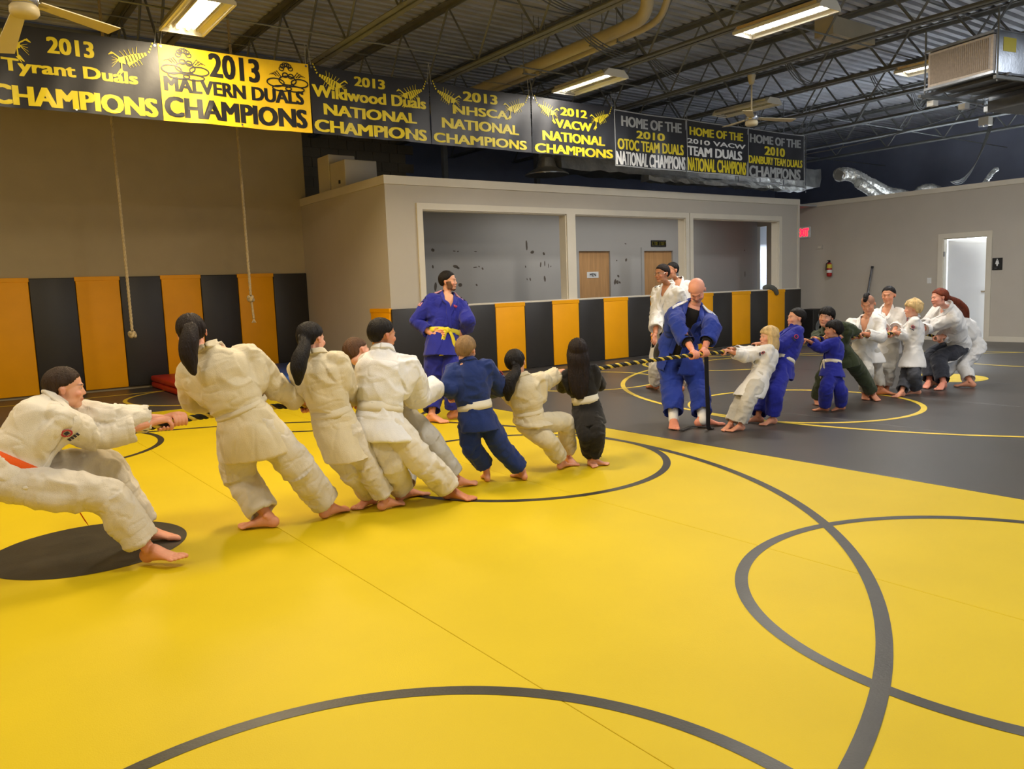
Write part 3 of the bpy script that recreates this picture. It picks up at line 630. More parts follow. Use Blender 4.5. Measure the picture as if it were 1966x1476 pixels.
def climb(x, y, z0, label, tail):
    e = empty('climbing_rope', (x, y, 5.7), label, 'rope', 'climbing ropes hanging before the tan wall')
    pts = [(x-.02, y, 5.7), (x, y, 4), (x+.01, y, 2.4), (x+.015, y, z0+.1)]
    for V, F in twist_rope(pts, .02, None, .16, 3, 6, 6): mb = MB(); mb.add(V, F); mb.build('strand', M_ROPE, e, smooth=True)
    R = random.Random(2); mb = MB()
    c = np.array([x+.015, y, z0+.05])
    kp = [c+.0135*np.array([math.sin(t)+2*math.sin(2*t), math.cos(t)-2*math.cos(2*t), -2.2*math.sin(3*t)]) for t in np.linspace(0, 2*PI, 49)]
    mb.tube(kp, .021, 9); mb.build('knot', M_ROPE, e, smooth=True)
    if tail:
        for V, F in twist_rope([c, c+(.01, 0, -.12), c+(.02, 0, -.3)], .017, None, .07, 3, 8, 6): mb = MB(); mb.add(V, F); mb.build('strand', M_ROPE, e, smooth=True)
        mb = MB()
        for k in range(7): a = k*.9; mb.bar(c+np.array([.02, 0, -.3]), c+np.array([.02+.03*math.cos(a), .03*math.sin(a), -.36]), .006, 5)
        mb.build('frayed_end', M_ROPE, e)
climb(2.3, 12.0, .93, 'climbing rope ending in a big round knot, the left one', False)
climb(3.97, 12.0, 1.36, 'climbing rope with a knot and frayed tail before a yellow pad', True)
# ============================================================ TUG ROPE
RP = [(.80, 4.835, .69)]+[(0.908, 4.84, 0.706), (1.016, 4.85, 0.717), (1.147, 4.86, 0.732), (1.335, 4.9, 0.732), (1.659, 4.97, 0.734), (1.967, 4.97, 0.712), (2.336, 4.97, 0.691), (2.605, 4.95, 0.717), (2.868, 4.94, 0.727), (2.986, 4.95, 0.717), (3.412, 4.97, 0.68), (3.871, 4.98, 0.69), (4.125, 4.98, 0.721), (4.354, 4.98, 0.717), (4.561, 4.97, 0.729), (5.087, 4.97, 0.743), (5.721, 4.97, 0.748), (5.859, 4.97, 0.747), (6.151, 4.97, 0.745), (6.703, 4.97, 0.765), (7.431, 4.97, 0.763), (7.977, 4.97, 0.765), (8.469, 4.95, 0.746), (9.1, 4.95, 0.735), (9.712, 4.97, 0.716), (10.149, 4.97, 0.637), (10.31, 4.97, 0.58), (10.692, 5.0, 0.486), (11.097, 5.02, 0.388)]
e = empty('tug_rope', (0.9, 4.85, .7), 'thick black rope with a yellow spiral strand pulled by both teams', 'rope')
for k, (V, F) in enumerate(twist_rope(RP, .0185, None, .105, 3, 6, 7)):
    mb = MB(); mb.add(V, F); mb.build('strand', M_TUGY if k == 0 else M_TUGB, e, smooth=True, label='yellow strand' if k == 0 else 'black strand')
# ============================================================ SIGNS AND SMALL WALL THINGS
e = empty('exit_sign', (XR-.03, 11.62, 2.5), 'red lit EXIT sign on the right wall beside the corridor', 'sign')
mb = MB(); mb.bbox(XR-.05, XR, 11.46, 11.82, 2.37, 2.63, .01); mb.build('housing', M_SIGNW, e)
lettering('EXIT', (XR-.052, 11.78, 2.41), (0, -1, 0), (0, 0, 1), .29, .18, .004, M_EXIT, e, label='red lit letters')
mb = MB(); mb.poly([(XR-.055, 11.815, 2.5), (XR-.055, 11.79, 2.54), (XR-.055, 11.79, 2.46)], (.004, 0, 0)); mb.build('arrow', M_EXIT, e)
e = empty('fire_extinguisher', (XR-.08, 10.9, 1.45), 'small red fire extinguisher with yellow label hanging on the right wall', 'extinguisher')
c = (XR-.09, 10.91, 1.42)
mb = MB(); mb.lathe([(.02, 0), (.055, .01), (.06, .04), (.06, .26), (.045, .31), (.02, .33)], c, 18); mb.build('cylinder', M_EXTR, e, smooth=True)
mb = MB(); mb.lathe([(.0605, .20), (.0615, .20), (.0615, .29), (.056, .29)], c, 18); mb.build('label_band', M_SIGNY, e); mb = MB(); mb.lathe([(.0605, .09), (.0615, .09), (.0615, .16), (.0605, .16)], c, 18); mb.build('label_band', M_SIGNW, e)
mb = MB(); mb.box(c[0]-.015, c[0]+.015, c[1]-.02, c[1]+.02, c[2]+.33, c[2]+.37); mb.box(c[0]-.08, c[0]+.02, c[1]-.01, c[1]+.01, c[2]+.37, c[2]+.385); mb.build('valve', M_BK, e); mb = MB(); mb.tube([(c[0]-.02, c[1], c[2]+.35), (c[0]-.08, c[1]+.03, c[2]+.3), (c[0]-.06, c[1]+.05, c[2]+.15)], .01, 6); mb.build('hose', M_BK, e)
e = empty('thermostat', (XR, 11.2, 2.1), 'small flat beige box high on the right wall above the extinguisher', 'thermostat'); mb = MB(); mb.bbox(XR-.02, XR, 11.14, 11.3, 2.08, 2.17, .004); mb.build('cover', M_GREY, e); mb = MB(); mb.box(XR-.023, XR-.02, 11.18, 11.26, 2.11, 2.14); mb.build('display', M_TRIM, e)
e = empty('light_switch', (XR, 8.62, 1.26), 'white light switch plate beside the washroom door', 'switch'); mb = MB(); mb.bbox(XR-.008, XR, 8.57, 8.66, 1.2, 1.32, .003); mb.build('plate', M_SIGNW, e); mb = MB(); mb.box(XR-.016, XR-.008, 8.6, 8.63, 1.24, 1.28); mb.build('toggle', M_SIGNW, e)
e = empty('restroom_sign', (XR, 7.27, 1.55), 'black washroom sign with a white figure on the right wall', 'sign')
mb = MB(); mb.bbox(XR-.012, XR, 7.18, 7.37, 1.43, 1.67, .005); mb.build('plate', M_BK, e)
mb = MB(); cy = 7.275; f = lambda y, z: (XR-.013, cy-y, z)
mb.poly([f(.012*math.cos(a), 1.64+.012*math.sin(a)) for a in np.linspace(0, 2*PI, 11)[:-1]], (-.003, 0, 0))
mb.poly([f(-.02, 1.622), f(.02, 1.622), f(.036, 1.55), f(.016, 1.55), f(.012, 1.51), f(-.012, 1.51), f(-.016, 1.55), f(-.036, 1.55)], (-.003, 0, 0)); mb.build('figure_symbol', M_SIGNW, e)
lettering('WOMEN', (XR-.013, 7.325, 1.455), (0, -1, 0), (0, 0, 1), .1, .022, .003, M_SIGNW, e)
e = empty('paper_sign', (11.75, BY, 1.65), 'white sign reading MEN on the first wooden door', 'sign'); mb = MB(); mb.box(11.585, 11.915, BY+.012, BY+.02, 1.58, 1.71); mb.build('card', M_SIGNW, e); lettering('MEN', (11.66, BY+.012, 1.61), (1, 0, 0), (0, 0, 1), .18, .07, .003, M_BK, e, bold=.02)
e = empty('shower_sign', (13.77, BY, 2.3), 'black sign with yellow letters reading SHOWER ROOM above the second door', 'sign'); mb = MB(); mb.bbox(13.53, 14.015, BY-.02, BY, 2.245, 2.39, .004); mb.build('board', M_BK, e); lettering('SHOWER ROOM', (13.555, BY-.02, 2.275), (1, 0, 0), (0, 0, 1), .435, .085, .003, M_SIGNY, e)
e = empty('wooden_staff', (17.2, 9.95, 0), 'thin grey pole leaning against the right wall behind the mohawk boy', 'pole'); mb = MB(); mb.bar((17.12, 10.0, .0), (17.36, 9.88, 1.58), .028, 10); mb.build('shaft', M_CHROME, e, smooth=True); mb = MB(); mb.bar((17.36, 9.88, 1.58), (17.366, 9.877, 1.62), .03, 10); mb.build('end_cap', M_BK, e)
e = empty('loudspeaker', (16.9, 11.3, 0), 'black loudspeaker box standing behind the children at the pads end', 'speaker'); mb = MB(); mb.bbox(16.6, 17.15, 10.85, 11.3, .0, .68, .02); mb.build('cabinet', M_BK, e)
mb = MB(); mb.lathe([(.05, 0), (.17, -.01), (.19, -.012), (.19, 0)], (16.87, 10.85, .25), 24, 1); mb.build('woofer', M_STEEL, e, smooth=True)
mb = MB(); mb.lathe([(.02, 0), (.07, -.01), (.08, 0)], (16.87, 10.85, .53), 20, 1); mb.build('tweeter', M_STEEL, e, smooth=True)
mb = MB(); K = [(15.18, YO+.02, 1.21), (15.3, YO-.02, 1.235), (15.42, YO-.07, 1.2), (15.5, YO-.085, 1.12), (15.53, YO-.085, 1.05)]
Vv, Ff = tubeVF(catmull(K, 5), [.03, .05, .06, .065, .065, .065, .065, .065, .065, .065, .06, .06, .06, .06, .06, .055, .055, .05, .045, .03, .01], 12); mb.add(Vv, Ff)
tag(mb.build('rolled_strap', M_BAG, smooth=True), 'dark grey rolled strap draped over the low pads near their right end', 'strap')
# ============================================================ PEOPLE
def vnoise(P, seed=0):
    """trilinear value noise in numpy, P (n,3) -> (-1..1)"""
    P = np.asarray(P, float)+seed*17.31; I = np.floor(P).astype(np.int64); f = P-I; f = f*f*(3-2*f)
    def h(i, j, k):
        n = (i*374761393+j*668265263+k*2147483647+seed*144665) & 0x7fffffff
        n = ((n ^ (n >> 13))*1274126177) & 0x7fffffff
        return ((n ^ (n >> 16)) & 0xffff)/32767.5-1
    r = 0
    for a in (0, 1):
        for b in (0, 1):
            for c in (0, 1):
                wt = (f[:, 0] if a else 1-f[:, 0])*(f[:, 1] if b else 1-f[:, 1])*(f[:, 2] if c else 1-f[:, 2])
                r = r+wt*h(I[:, 0]+a, I[:, 1]+b, I[:, 2]+c)
    return r
class Blob:
    """collects closed shapes and fuses them into one continuous surface"""
    def __init__(s): s.V = []; s.F = []; s.n = 0
    def add(s, V, F):
        V = np.asarray(V, float).reshape(-1, 3); s.V.append(V); s.F += [tuple(int(i)+s.n for i in f) for f in F]; s.n += len(V)
    def ell(s, c, U, V_, W_, n=14, m=9):
        """ellipsoid with semi axis vectors"""
        c = np.asarray(c, float); U, V_, W_ = (np.asarray(q, float) for q in (U, V_, W_)); P = [c+W_]; F = []
        for i in range(1, m):
            t = PI*i/m
            for j in range(n):
                a = 2*PI*j/n; P.append(c+W_*math.cos(t)+(U*math.cos(a)+V_*math.sin(a))*math.sin(t))
        P.append(c-W_)
        for j in range(n): F.append((0, 1+j, 1+(j+1) % n)); F.append((len(P)-1, 1+(m-2)*n+(j+1) % n, 1+(m-2)*n+j))
        for i in range(m-2):
            for j in range(n): F.append((1+i*n+j, 1+(i+1)*n+j, 1+(i+1)*n+(j+1) % n, 1+i*n+(j+1) % n))
        s.add(P, F)
    def ball(s, c, r, n=12): s.ell(c, (r, 0, 0), (0, r, 0), (0, 0, r), n, 8)
    def loft(s, keys, n=22, sub=4, cav0=0, cav1=0):
        """keys: (centre, U, V); smooth interpolation; cav = hollow depth at an open end"""
        K = catmull([np.concatenate([np.asarray(a, float) for a in k]) for k in keys], sub)
        R = [K[i] for i in range(len(K))]
        def cav(a, b, d):
            t = unit(b[:3]-a[:3]); o = []
            for sc, dd in ((.9, 0), (.86, d*.5), (.75, d)): q = a.copy(); q[3:] *= sc; q[:3] = a[:3]+t*dd; o.append(q)
            return o
        if cav1: R = R+cav(R[-1], R[-2], cav1)
        if cav0: R = cav(R[0], R[1], cav0)[::-1]+R
        V = []; F = []; N = len(R)
        for q in R:
            for j in range(n):
                a = 2*PI*j/n; V.append(q[:3]+q[3:6]*math.cos(a)+q[6:9]*math.sin(a))
        for i in range(N-1):
            for j in range(n): F.append((i*n+j, i*n+(j+1) % n, (i+1)*n+(j+1) % n, (i+1)*n+j))
        V.append(R[0][:3]); V.append(R[-1][:3])
        for j in range(n): F.append((N*n, (j+1) % n, j)); F.append((N*n+1, (N-1)*n+j, (N-1)*n+(j+1) % n))
        s.add(V, F)
    def limb(s, pts, rad, n=16, sub=3, cav1=0, flat=None):
        P = [np.asarray(p, float) for p in pts]; keys = []; U = None
        for i, p in enumerate(P):
            t = unit(P[min(i+1, len(P)-1)]-P[max(i-1, 0)])
            if U is None: U = perp(t, (0.13, .2, .97))
            else: U = unit(U-t*np.dot(U, t))
            W = np.cross(t, U); r = rad[i]; keys.append((p, U*r, W*r))
        s.loft(keys, n, sub, 0, cav1)
        if not cav1: s.ball(P[-1], rad[-1]*.98, n)
        s.ball(P[0], rad[0]*.98, n)
    def fuse(s, voxel, smooth=2, fac=.5):
        V = np.concatenate(s.V); me = bpy.data.meshes.new('b'); me.from_pydata(V.tolist(), [], s.F)
        bm = bmesh.new(); bm.from_mesh(me); bmesh.ops.recalc_face_normals(bm, faces=bm.faces[:]); bm.to_mesh(me); bm.free()
        o = bpy.data.objects.new('b', me); COL.objects.link(o)
        r = o.modifiers.new('r', 'REMESH'); r.mode = 'VOXEL'; r.voxel_size = voxel
        if smooth: q = o.modifiers.new('s', 'SMOOTH'); q.iterations = smooth; q.factor = fac
        m2 = bpy.data.meshes.new_from_object(o.evaluated_get(bpy.context.evaluated_depsgraph_get()))
        nv = len(m2.vertices); A = np.empty(nv*3); m2.vertices.foreach_get('co', A)
        Nn = np.empty(nv*3); m2.vertex_normals.foreach_get('vector', Nn)
        F = [tuple(p.vertices) for p in m2.polygons]
        bpy.data.objects.remove(o); bpy.data.meshes.remove(me); bpy.data.meshes.remove(m2)
        return A.reshape(-1, 3), Nn.reshape(-1, 3), F
def mk(name, V, F, mats, parent, colors=None, mi=None, label=None):
    me = bpy.data.meshes.new(name); me.from_pydata(np.asarray(V).tolist(), [], F)
    for m in (mats if isinstance(mats, (list, tuple)) else [mats]): me.materials.append(m)
    me.polygons.foreach_set('use_smooth', [True]*len(me.polygons))
    if mi is not None: me.polygons.foreach_set('material_index', mi)
    if colors is not None:
        a = me.color_attributes.new('Col', 'FLOAT_COLOR', 'POINT'); C = np.ones((len(V), 4)); C[:, :3] = colors; a.data.foreach_set('color', C.ravel())
    me.update(); o = bpy.data.objects.new(name, me); COL.objects.link(o); attach(o, parent)
    if label: o['label'] = label
    return o
def bonecoords(P, bones):
    """for each point: nearest bone and coordinate along it"""
    best = np.full(len(P), 1e9); T = np.zeros(len(P)); Q = np.zeros_like(P); ax = np.zeros_like(P)
    for k, (a, b) in enumerate(bones):
        a = np.asarray(a, float); d = np.asarray(b, float)-a; L = np.linalg.norm(d); d = d/L
        t = np.clip((P-a)@d, 0, L); c = a+t[:, None]*d; dist = np.linalg.norm(P-c, axis=1); m = dist < best
        best[m] = dist[m]; T[m] = t[m]+k*3.7; Q[m] = (P-c)[m]/(dist[m][:, None]+1e-6); ax[m] = d
    return T, Q
def folds(V, N, bones, amp, wl, seed, S):
    T, Q = bonecoords(V, bones)
    c = np.stack([T/wl, Q[:, 0]*1.1+T/wl*.35, Q[:, 1]*1.1+Q[:, 2]], 1)
    n1 = vnoise(c, seed); c2 = np.stack([T/(wl*2.3)+5, Q[:, 0]*1.6-T/wl*.3, Q[:, 2]*1.6], 1); n2 = vnoise(c2, seed+3)
    n3 = vnoise(V/.09, seed+5)
    n4 = vnoise(np.stack([T/(wl*.42)+9, Q[:, 0]*1.7+T/wl*.5, Q[:, 1]*1.7+Q[:, 2]], 1), seed+7)
    r = (1-np.abs(n1)*2.4)*.65+n2*.6+n3*.35-np.maximum(0, .25-np.abs(n4))*1.3
    return V+N*(r*amp)[:, None]
def strip(bvh, pts, width, off, th, closed=False, refn=None):
    """band laid on a surface along a path"""
    P = [];
    for p in pts:
        q, n, _, _ = bvh.find_nearest(Vector(p)); P.append((np.array(q), np.array(n)))
    if refn is not None: P = [(q, unit(refn(q))) for q, n in P]
    n = len(P); V = []; F = []
    if not closed:
        for _ in range(2): P = [P[0]]+[((P[i-1][0]+2*P[i][0]+P[i+1][0])/4, unit(P[i-1][1]+2*P[i][1]+P[i+1][1])) for i in range(1, n-1)]+[P[-1]]
    for i in range(n):
        a = P[(i-1) % n if closed else max(i-1, 0)][0]; b = P[(i+1) % n if closed else min(i+1, n-1)][0]
        q, nn = P[i]; t = unit(b-a); s = unit(np.cross(nn, t)); 
        for (sx, oz) in ((-1, 0), (-1, 1), (-.8, 1.25), (0, 1.3), (.8, 1.25), (1, 1), (1, 0)):
            V.append(q+s*sx*width/2+nn*(off+(th*oz if oz else -.012)))
    m = 7
    for i in range(n if closed else n-1):
        k = (i+1) % n
        for j in range(m): F.append((i*m+j, i*m+(j+1) % m, k*m+(j+1) % m, k*m+j))
    if not closed: F += [tuple(range(m))[::-1], tuple(range((n-1)*m, n*m))]
    return V, F
def rotv(v, ax, a):
    ax = unit(ax); v = np.asarray(v, float); return v*math.cos(a)+np.cross(ax, v)*math.sin(a)+ax*np.dot(ax, v)*(1-math.cos(a))
def headframe(hf):
    y, p, r = (math.radians(a) for a in hf)
    f = np.array([math.cos(y)*math.cos(p), math.sin(y)*math.cos(p), math.sin(p)]); x = unit(np.cross(f, (0, 0, 1))); x = rotv(x, f, r); z = np.cross(x, f)
    return x, f, z
PEOPLE = {
'P1': {"S":1.55,"hh":0.225,"pel":[0.273,4.82,0.543],"neck":[0.528,4.86,0.907],"head":[0.585,4.87,0.975],"hf":[-10.0,-4.0,0.0],"rc":[-0.457,-0.791,0.407],"fc":[0.681,-0.605,-0.412],"rp":[0.0,-0.999,0.039],"fp":[0.971,-0.009,-0.24],"sR":[0.507,4.72,0.835],"sL":[0.591,5.001,0.828],"hR":[0.273,4.735,0.536],"hL":[0.273,4.905,0.53],"hand":"grip","eR":[0.689,4.856,0.699],"wR":[0.972,4.829,0.736],"gR":[1.061,4.85,0.717],"kR":[0.693,4.623,0.401],"aR":[0.862,4.592,0.1],"tR":[1.017,4.396,0.13],"eL":[0.798,4.877,0.775],"wL":[1.058,4.883,0.747],"gL":[1.147,4.86,0.732],"kL":[0.753,5.0,0.505],"aL":[0.951,5.05,0.07],"tL":[1.027,5.012,0.04]},
'P2': {"S":1.5,"hh":0.225,"pel":[1.51,4.79,0.675],"neck":[1.349,4.85,1.124],"head":[1.275,4.93,1.225],"hf":[75.0,-2.0,-8.0],"rc":[0.853,-0.38,0.357],"fc":[0.399,0.917,0.021],"rp":[0.759,-0.637,0.137],"fp":[0.637,0.769,0.048],"sR":[1.566,4.8,1.076],"sL":[1.227,4.906,1.005],"hR":[1.573,4.737,0.676],"hL":[1.448,4.843,0.653],"hand":"grip","eR":[1.715,4.889,0.88],"wR":[1.903,4.943,0.757],"gR":[1.966,4.97,0.698],"kR":[1.781,4.724,0.36],"aR":[1.986,4.782,0.07],"tR":[2.109,4.827,0.03],"eL":[1.284,5.055,0.815],"wL":[1.584,4.959,0.782],"gL":[1.659,4.97,0.734],"kL":[1.514,5.007,0.308],"aL":[1.599,4.825,0.07],"tL":[1.544,4.863,0.03]},
'P3': {"S":1.3,"hh":0.215,"pel":[2.062,4.77,0.585],"neck":[1.98,4.8,1.046],"head":[1.975,4.84,1.144],"hf":[25.0,-2.0,-4.0],"rc":[0.732,-0.659,0.174],"fc":[0.658,0.749,0.069],"rp":[0.705,-0.705,0.068],"fp":[0.705,0.708,0.032],"sR":[2.1,4.705,1.012],"sL":[1.883,4.892,0.967],"hR":[2.112,4.72,0.58],"hL":[2.011,4.82,0.57],"hand":"grip","eR":[2.169,4.805,0.82],"wR":[2.297,4.928,0.73],"gR":[2.335,4.97,0.676],"kR":[2.211,4.667,0.326],"aR":[2.345,4.682,0.07],"tR":[2.462,4.701,0.03],"eL":[2.003,4.956,0.798],"wL":[2.179,4.957,0.732],"gL":[2.24,4.97,0.684],"kL":[2.142,4.743,0.29],"aL":[2.324,4.852,0.07],"tL":[2.269,4.833,0.03]},
'P4': {"S":1.36,"hh":0.215,"pel":[2.682,5.15,0.566],"neck":[2.509,5.12,0.905],"head":[2.43,5.14,1.013],"hf":[10.0,-5.0,-25.0],"rc":[0.341,-0.936,0.09],"fc":[0.825,0.343,0.449],"rp":[0.342,-0.939,0.034],"fp":[0.921,0.342,0.185],"sR":[2.587,4.982,0.868],"sL":[2.527,5.239,0.829],"hR":[2.707,5.08,0.558],"hL":[2.656,5.22,0.553],"hand":"grip","eR":[2.594,4.848,0.77],"wR":[2.812,4.973,0.758],"gR":[2.885,4.97,0.723],"kR":[2.825,4.888,0.369],"aR":[3.004,4.841,0.07],"tR":[3.095,4.825,0.03],"eL":[2.788,5.167,0.763],"wL":[2.879,5.013,0.737],"gL":[2.946,4.97,0.72],"kL":[2.692,5.045,0.28],"aL":[2.581,4.835,0.07],"tL":[2.663,4.83,0.03]},
'P5': {"S":1.4,"hh":0.22,"pel":[2.351,4.72,0.595],"neck":[2.426,4.76,1.04],"head":[2.443,4.78,1.145],"hf":[5.0,-2.0,0.0],"rc":[0.706,-0.706,-0.055],"fc":[0.689,0.703,-0.179],"rp":[0.5,-0.866,-0.002],"fp":[0.863,0.499,-0.075],"sR":[2.579,4.681,0.944],"sL":[2.367,4.877,0.959],"hR":[2.39,4.653,0.584],"hL":[2.313,4.787,0.585],"hand":"grip","eR":[2.693,4.814,0.708],"wR":[2.923,4.926,0.748],"gR":[2.985,4.97,0.712],"kR":[2.564,4.539,0.303],"aR":[2.795,4.585,0.07],"tR":[2.835,4.526,0.03],"eL":[2.486,4.99,0.733],"wL":[2.772,4.956,0.75],"gL":[2.846,4.97,0.712],"kL":[2.377,4.64,0.317],"aL":[2.534,4.801,0.07],"tL":[2.636,4.857,0.03]},
'P6': {"S":1.12,"hh":0.205,"pel":[3.153,4.78,0.52],"neck":[3.127,4.82,0.909],"head":[3.131,4.84,0.991],"hf":[32.0,-3.0,6.0],"rc":[0.824,-0.556,0.112],"fc":[0.563,0.825,-0.048],"rp":[0.847,-0.529,0.044],"fp":[0.531,0.847,-0.021],"sR":[3.239,4.752,0.871],"sL":[3.027,4.885,0.849],"hR":[3.205,4.747,0.513],"hL":[3.101,4.813,0.507],"hand":"grip","eR":[3.388,4.786,0.697],"wR":[3.411,4.977,0.66],"gR":[3.444,5.02,0.62],"kR":[3.325,4.726,0.269],"aR":[3.492,4.699,0.07],"tR":[3.502,4.786,0.03],"eL":[2.983,4.844,0.73],"wL":[3.093,4.987,0.679],"gL":[3.114,5.02,0.625],"kL":[3.128,4.821,0.285],"aL":[3.276,4.856,0.1],"tL":[3.303,4.914,0.03]},
'P7': {"S":1.12,"hh":0.205,"pel":[3.664,4.82,0.416],"neck":[3.599,4.82,0.759],"head":[3.569,4.84,0.86],"hf":[45.0,3.0,-8.0],"rc":[0.701,-0.701,0.132],"fc":[0.689,0.713,0.13],"rp":[0.422,-0.906,0.032],"fp":[0.903,0.424,0.068],"sR":[3.744,4.76,0.729],"sL":[3.52,4.908,0.697],"hR":[3.69,4.764,0.408],"hL":[3.638,4.876,0.404],"hand":"grip","eR":[3.886,4.893,0.682],"wR":[4.058,4.937,0.727],"gR":[4.116,4.97,0.726],"kR":[3.996,4.791,0.353],"aR":[4.092,4.878,0.07],"tR":[4.057,4.731,0.03],"eL":[3.626,5.054,0.626],"wL":[3.797,4.958,0.676],"gL":[3.863,4.97,0.671],"kL":[3.746,4.714,0.261],"aL":[3.928,4.767,0.07],"tL":[4.059,4.81,0.03]},
'P8': {"S":1.03,"hh":0.2,"pel":[4.214,4.78,0.457],"neck":[4.182,4.82,0.776],"head":[4.188,4.84,0.899],"hf":[52.0,-2.0,0.0],"rc":[0.779,-0.608,0.152],"fc":[0.62,0.784,-0.038],"rp":[0.765,-0.642,0.062],"fp":[0.643,0.765,-0.013],"sR":[4.276,4.744,0.75],"sL":[4.097,4.885,0.715],"hR":[4.257,4.744,0.45],"hL":[4.17,4.816,0.443],"hand":"grip","eR":[4.382,4.811,0.618],"wR":[4.41,4.93,0.724],"gR":[4.446,4.98,0.717],"kR":[4.143,4.581,0.259],"aR":[4.173,4.663,0.06],"tR":[4.244,4.62,0.03],"eL":[4.163,5.012,0.608],"wL":[4.296,4.959,0.706],"gL":[4.354,4.98,0.704],"kL":[4.084,4.642,0.251],"aL":[4.182,4.709,0.06],"tL":[4.132,4.601,0.03]},
'C1': {"S":1.66,"hh":0.23,"pel":[4.626,7.62,0.866],"neck":[4.776,7.72,1.367],"head":[4.786,7.7,1.523],"hf":[-50.0,2.0,2.0],"rc":[-0.94,0.252,0.231],"fc":[-0.194,-0.949,0.247],"rp":[-0.962,0.258,0.091],"fp":[-0.248,-0.963,0.103],"sR":[4.589,7.747,1.326],"sL":[4.914,7.66,1.246],"hR":[4.538,7.644,0.864],"hL":[4.714,7.596,0.847],"hand":"hip","eR":[4.423,7.821,1.088],"wR":[4.491,7.62,0.955],"gR":[4.535,7.55,0.96],"kR":[4.52,7.667,0.389],"aR":[4.374,7.505,0.09],"tR":[4.389,7.458,0.03],"eL":[4.849,7.428,1.069],"wL":[4.92,7.62,0.957],"gL":[4.818,7.55,0.942],"kL":[4.61,7.437,0.415],"aL":[4.661,7.504,0.09],"tL":[4.696,7.477,0.03]},
'C2': {"S":1.76,"hh":0.235,"pel":[6.209,5.62,0.772],"neck":[6.223,5.4,1.191],"head":[6.148,5.3,1.331],"hf":[-145.0,-46.0,4.0],"rc":[-0.695,0.626,0.353],"fc":[-0.718,-0.626,-0.304],"rp":[-0.736,0.663,0.139],"fp":[-0.677,-0.724,-0.132],"sR":[6.053,5.494,1.128],"sL":[6.339,5.321,1.039],"hR":[6.137,5.684,0.775],"hL":[6.28,5.556,0.749],"hand":"grip","eR":[5.847,5.27,0.996],"wR":[5.769,5.046,0.799],"gR":[5.721,4.97,0.744],"kR":[6.089,5.588,0.388],"aR":[5.892,5.392,0.09],"tR":[5.715,5.218,0.03],"eL":[6.13,5.101,0.983],"wL":[5.936,5.026,0.798],"gL":[5.859,4.97,0.752],"kL":[6.252,5.387,0.387],"aL":[6.077,5.18,0.09],"tL":[6.175,5.14,0.03]},
'C3': {"S":1.66,"hh":0.235,"pel":[7.897,7.3,0.755],"neck":[7.855,7.25,1.382],"head":[7.709,7.22,1.538],"hf":[175.0,-4.0,0.0],"rc":[-0.087,0.994,0.073],"fc":[-0.994,-0.082,-0.073],"rp":[-0.087,0.996,0.029],"fp":[-0.996,-0.086,-0.029],"sR":[7.846,7.429,1.309],"sL":[7.876,7.085,1.284],"hR":[7.889,7.391,0.748],"hL":[7.905,7.209,0.743],"hand":"relax","eR":[7.692,7.296,0.985],"wR":[7.495,7.15,0.784],"gR":[7.422,7.1,0.691],"kR":[7.682,7.3,0.36],"aR":[7.841,7.493,0.09],"tR":[7.947,7.771,0.03],"eL":[8.002,7.165,0.97],"wL":[8.128,7.3,0.741],"gL":[8.071,7.25,0.642],"kL":[8.076,7.269,0.293],"aL":[7.856,7.101,0.09],"tL":[7.813,7.135,0.03]},
'C4': {"S":1.68,"hh":0.235,"pel":[8.765,7.9,0.777],"neck":[8.81,7.95,1.448],"head":[8.693,7.95,1.591],"hf":[175.0,0.0,0.0],"rc":[-0.643,0.766,-0.014],"fc":[-0.763,-0.639,0.099],"rp":[-0.643,0.766,-0.006],"fp":[-0.766,-0.642,0.04],"sR":[8.692,8.078,1.358],"sL":[8.917,7.809,1.363],"hR":[8.706,7.971,0.767],"hL":[8.824,7.829,0.768],"hand":"relax","eR":[8.585,7.86,1.069],"wR":[8.427,7.7,0.822],"gR":[8.37,7.65,0.732],"kR":[8.693,7.892,0.316],"aR":[8.441,7.686,0.09],"tR":[8.502,7.822,0.03],"eL":[8.953,7.799,1.038],"wL":[9.021,7.9,0.808],"gL":[9.02,7.9,0.717],"kL":[8.915,7.873,0.299],"aL":[8.676,7.684,0.09],"tL":[8.652,7.722,0.03]},
'R1': {"S":1.08,"hh":0.2,"pel":[6.447,4.81,0.451],"neck":[6.642,4.81,0.755],"head":[6.609,4.81,0.859],"hf":[155.0,4.0,0.0],"rc":[0.408,0.875,-0.262],"fc":[-0.736,0.485,0.473],"rp":[0.698,0.698,-0.161],"fp":[-0.68,0.716,0.157],"sR":[6.633,4.92,0.69],"sL":[6.523,4.733,0.747],"hR":[6.488,4.851,0.432],"hL":[6.405,4.769,0.451],"hand":"grip","eR":[6.453,4.917,0.719],"wR":[6.3,4.962,0.743],"gR":[6.236,4.97,0.753],"kR":[6.264,4.859,0.284],"aR":[6.128,4.887,0.06],"tR":[5.947,4.877,0.03],"eL":[6.36,4.871,0.688],"wL":[6.206,4.935,0.741],"gL":[6.151,4.97,0.74],"kL":[6.201,4.738,0.282],"aL":[6.143,4.784,0.06],"tL":[6.092,4.798,0.03]},
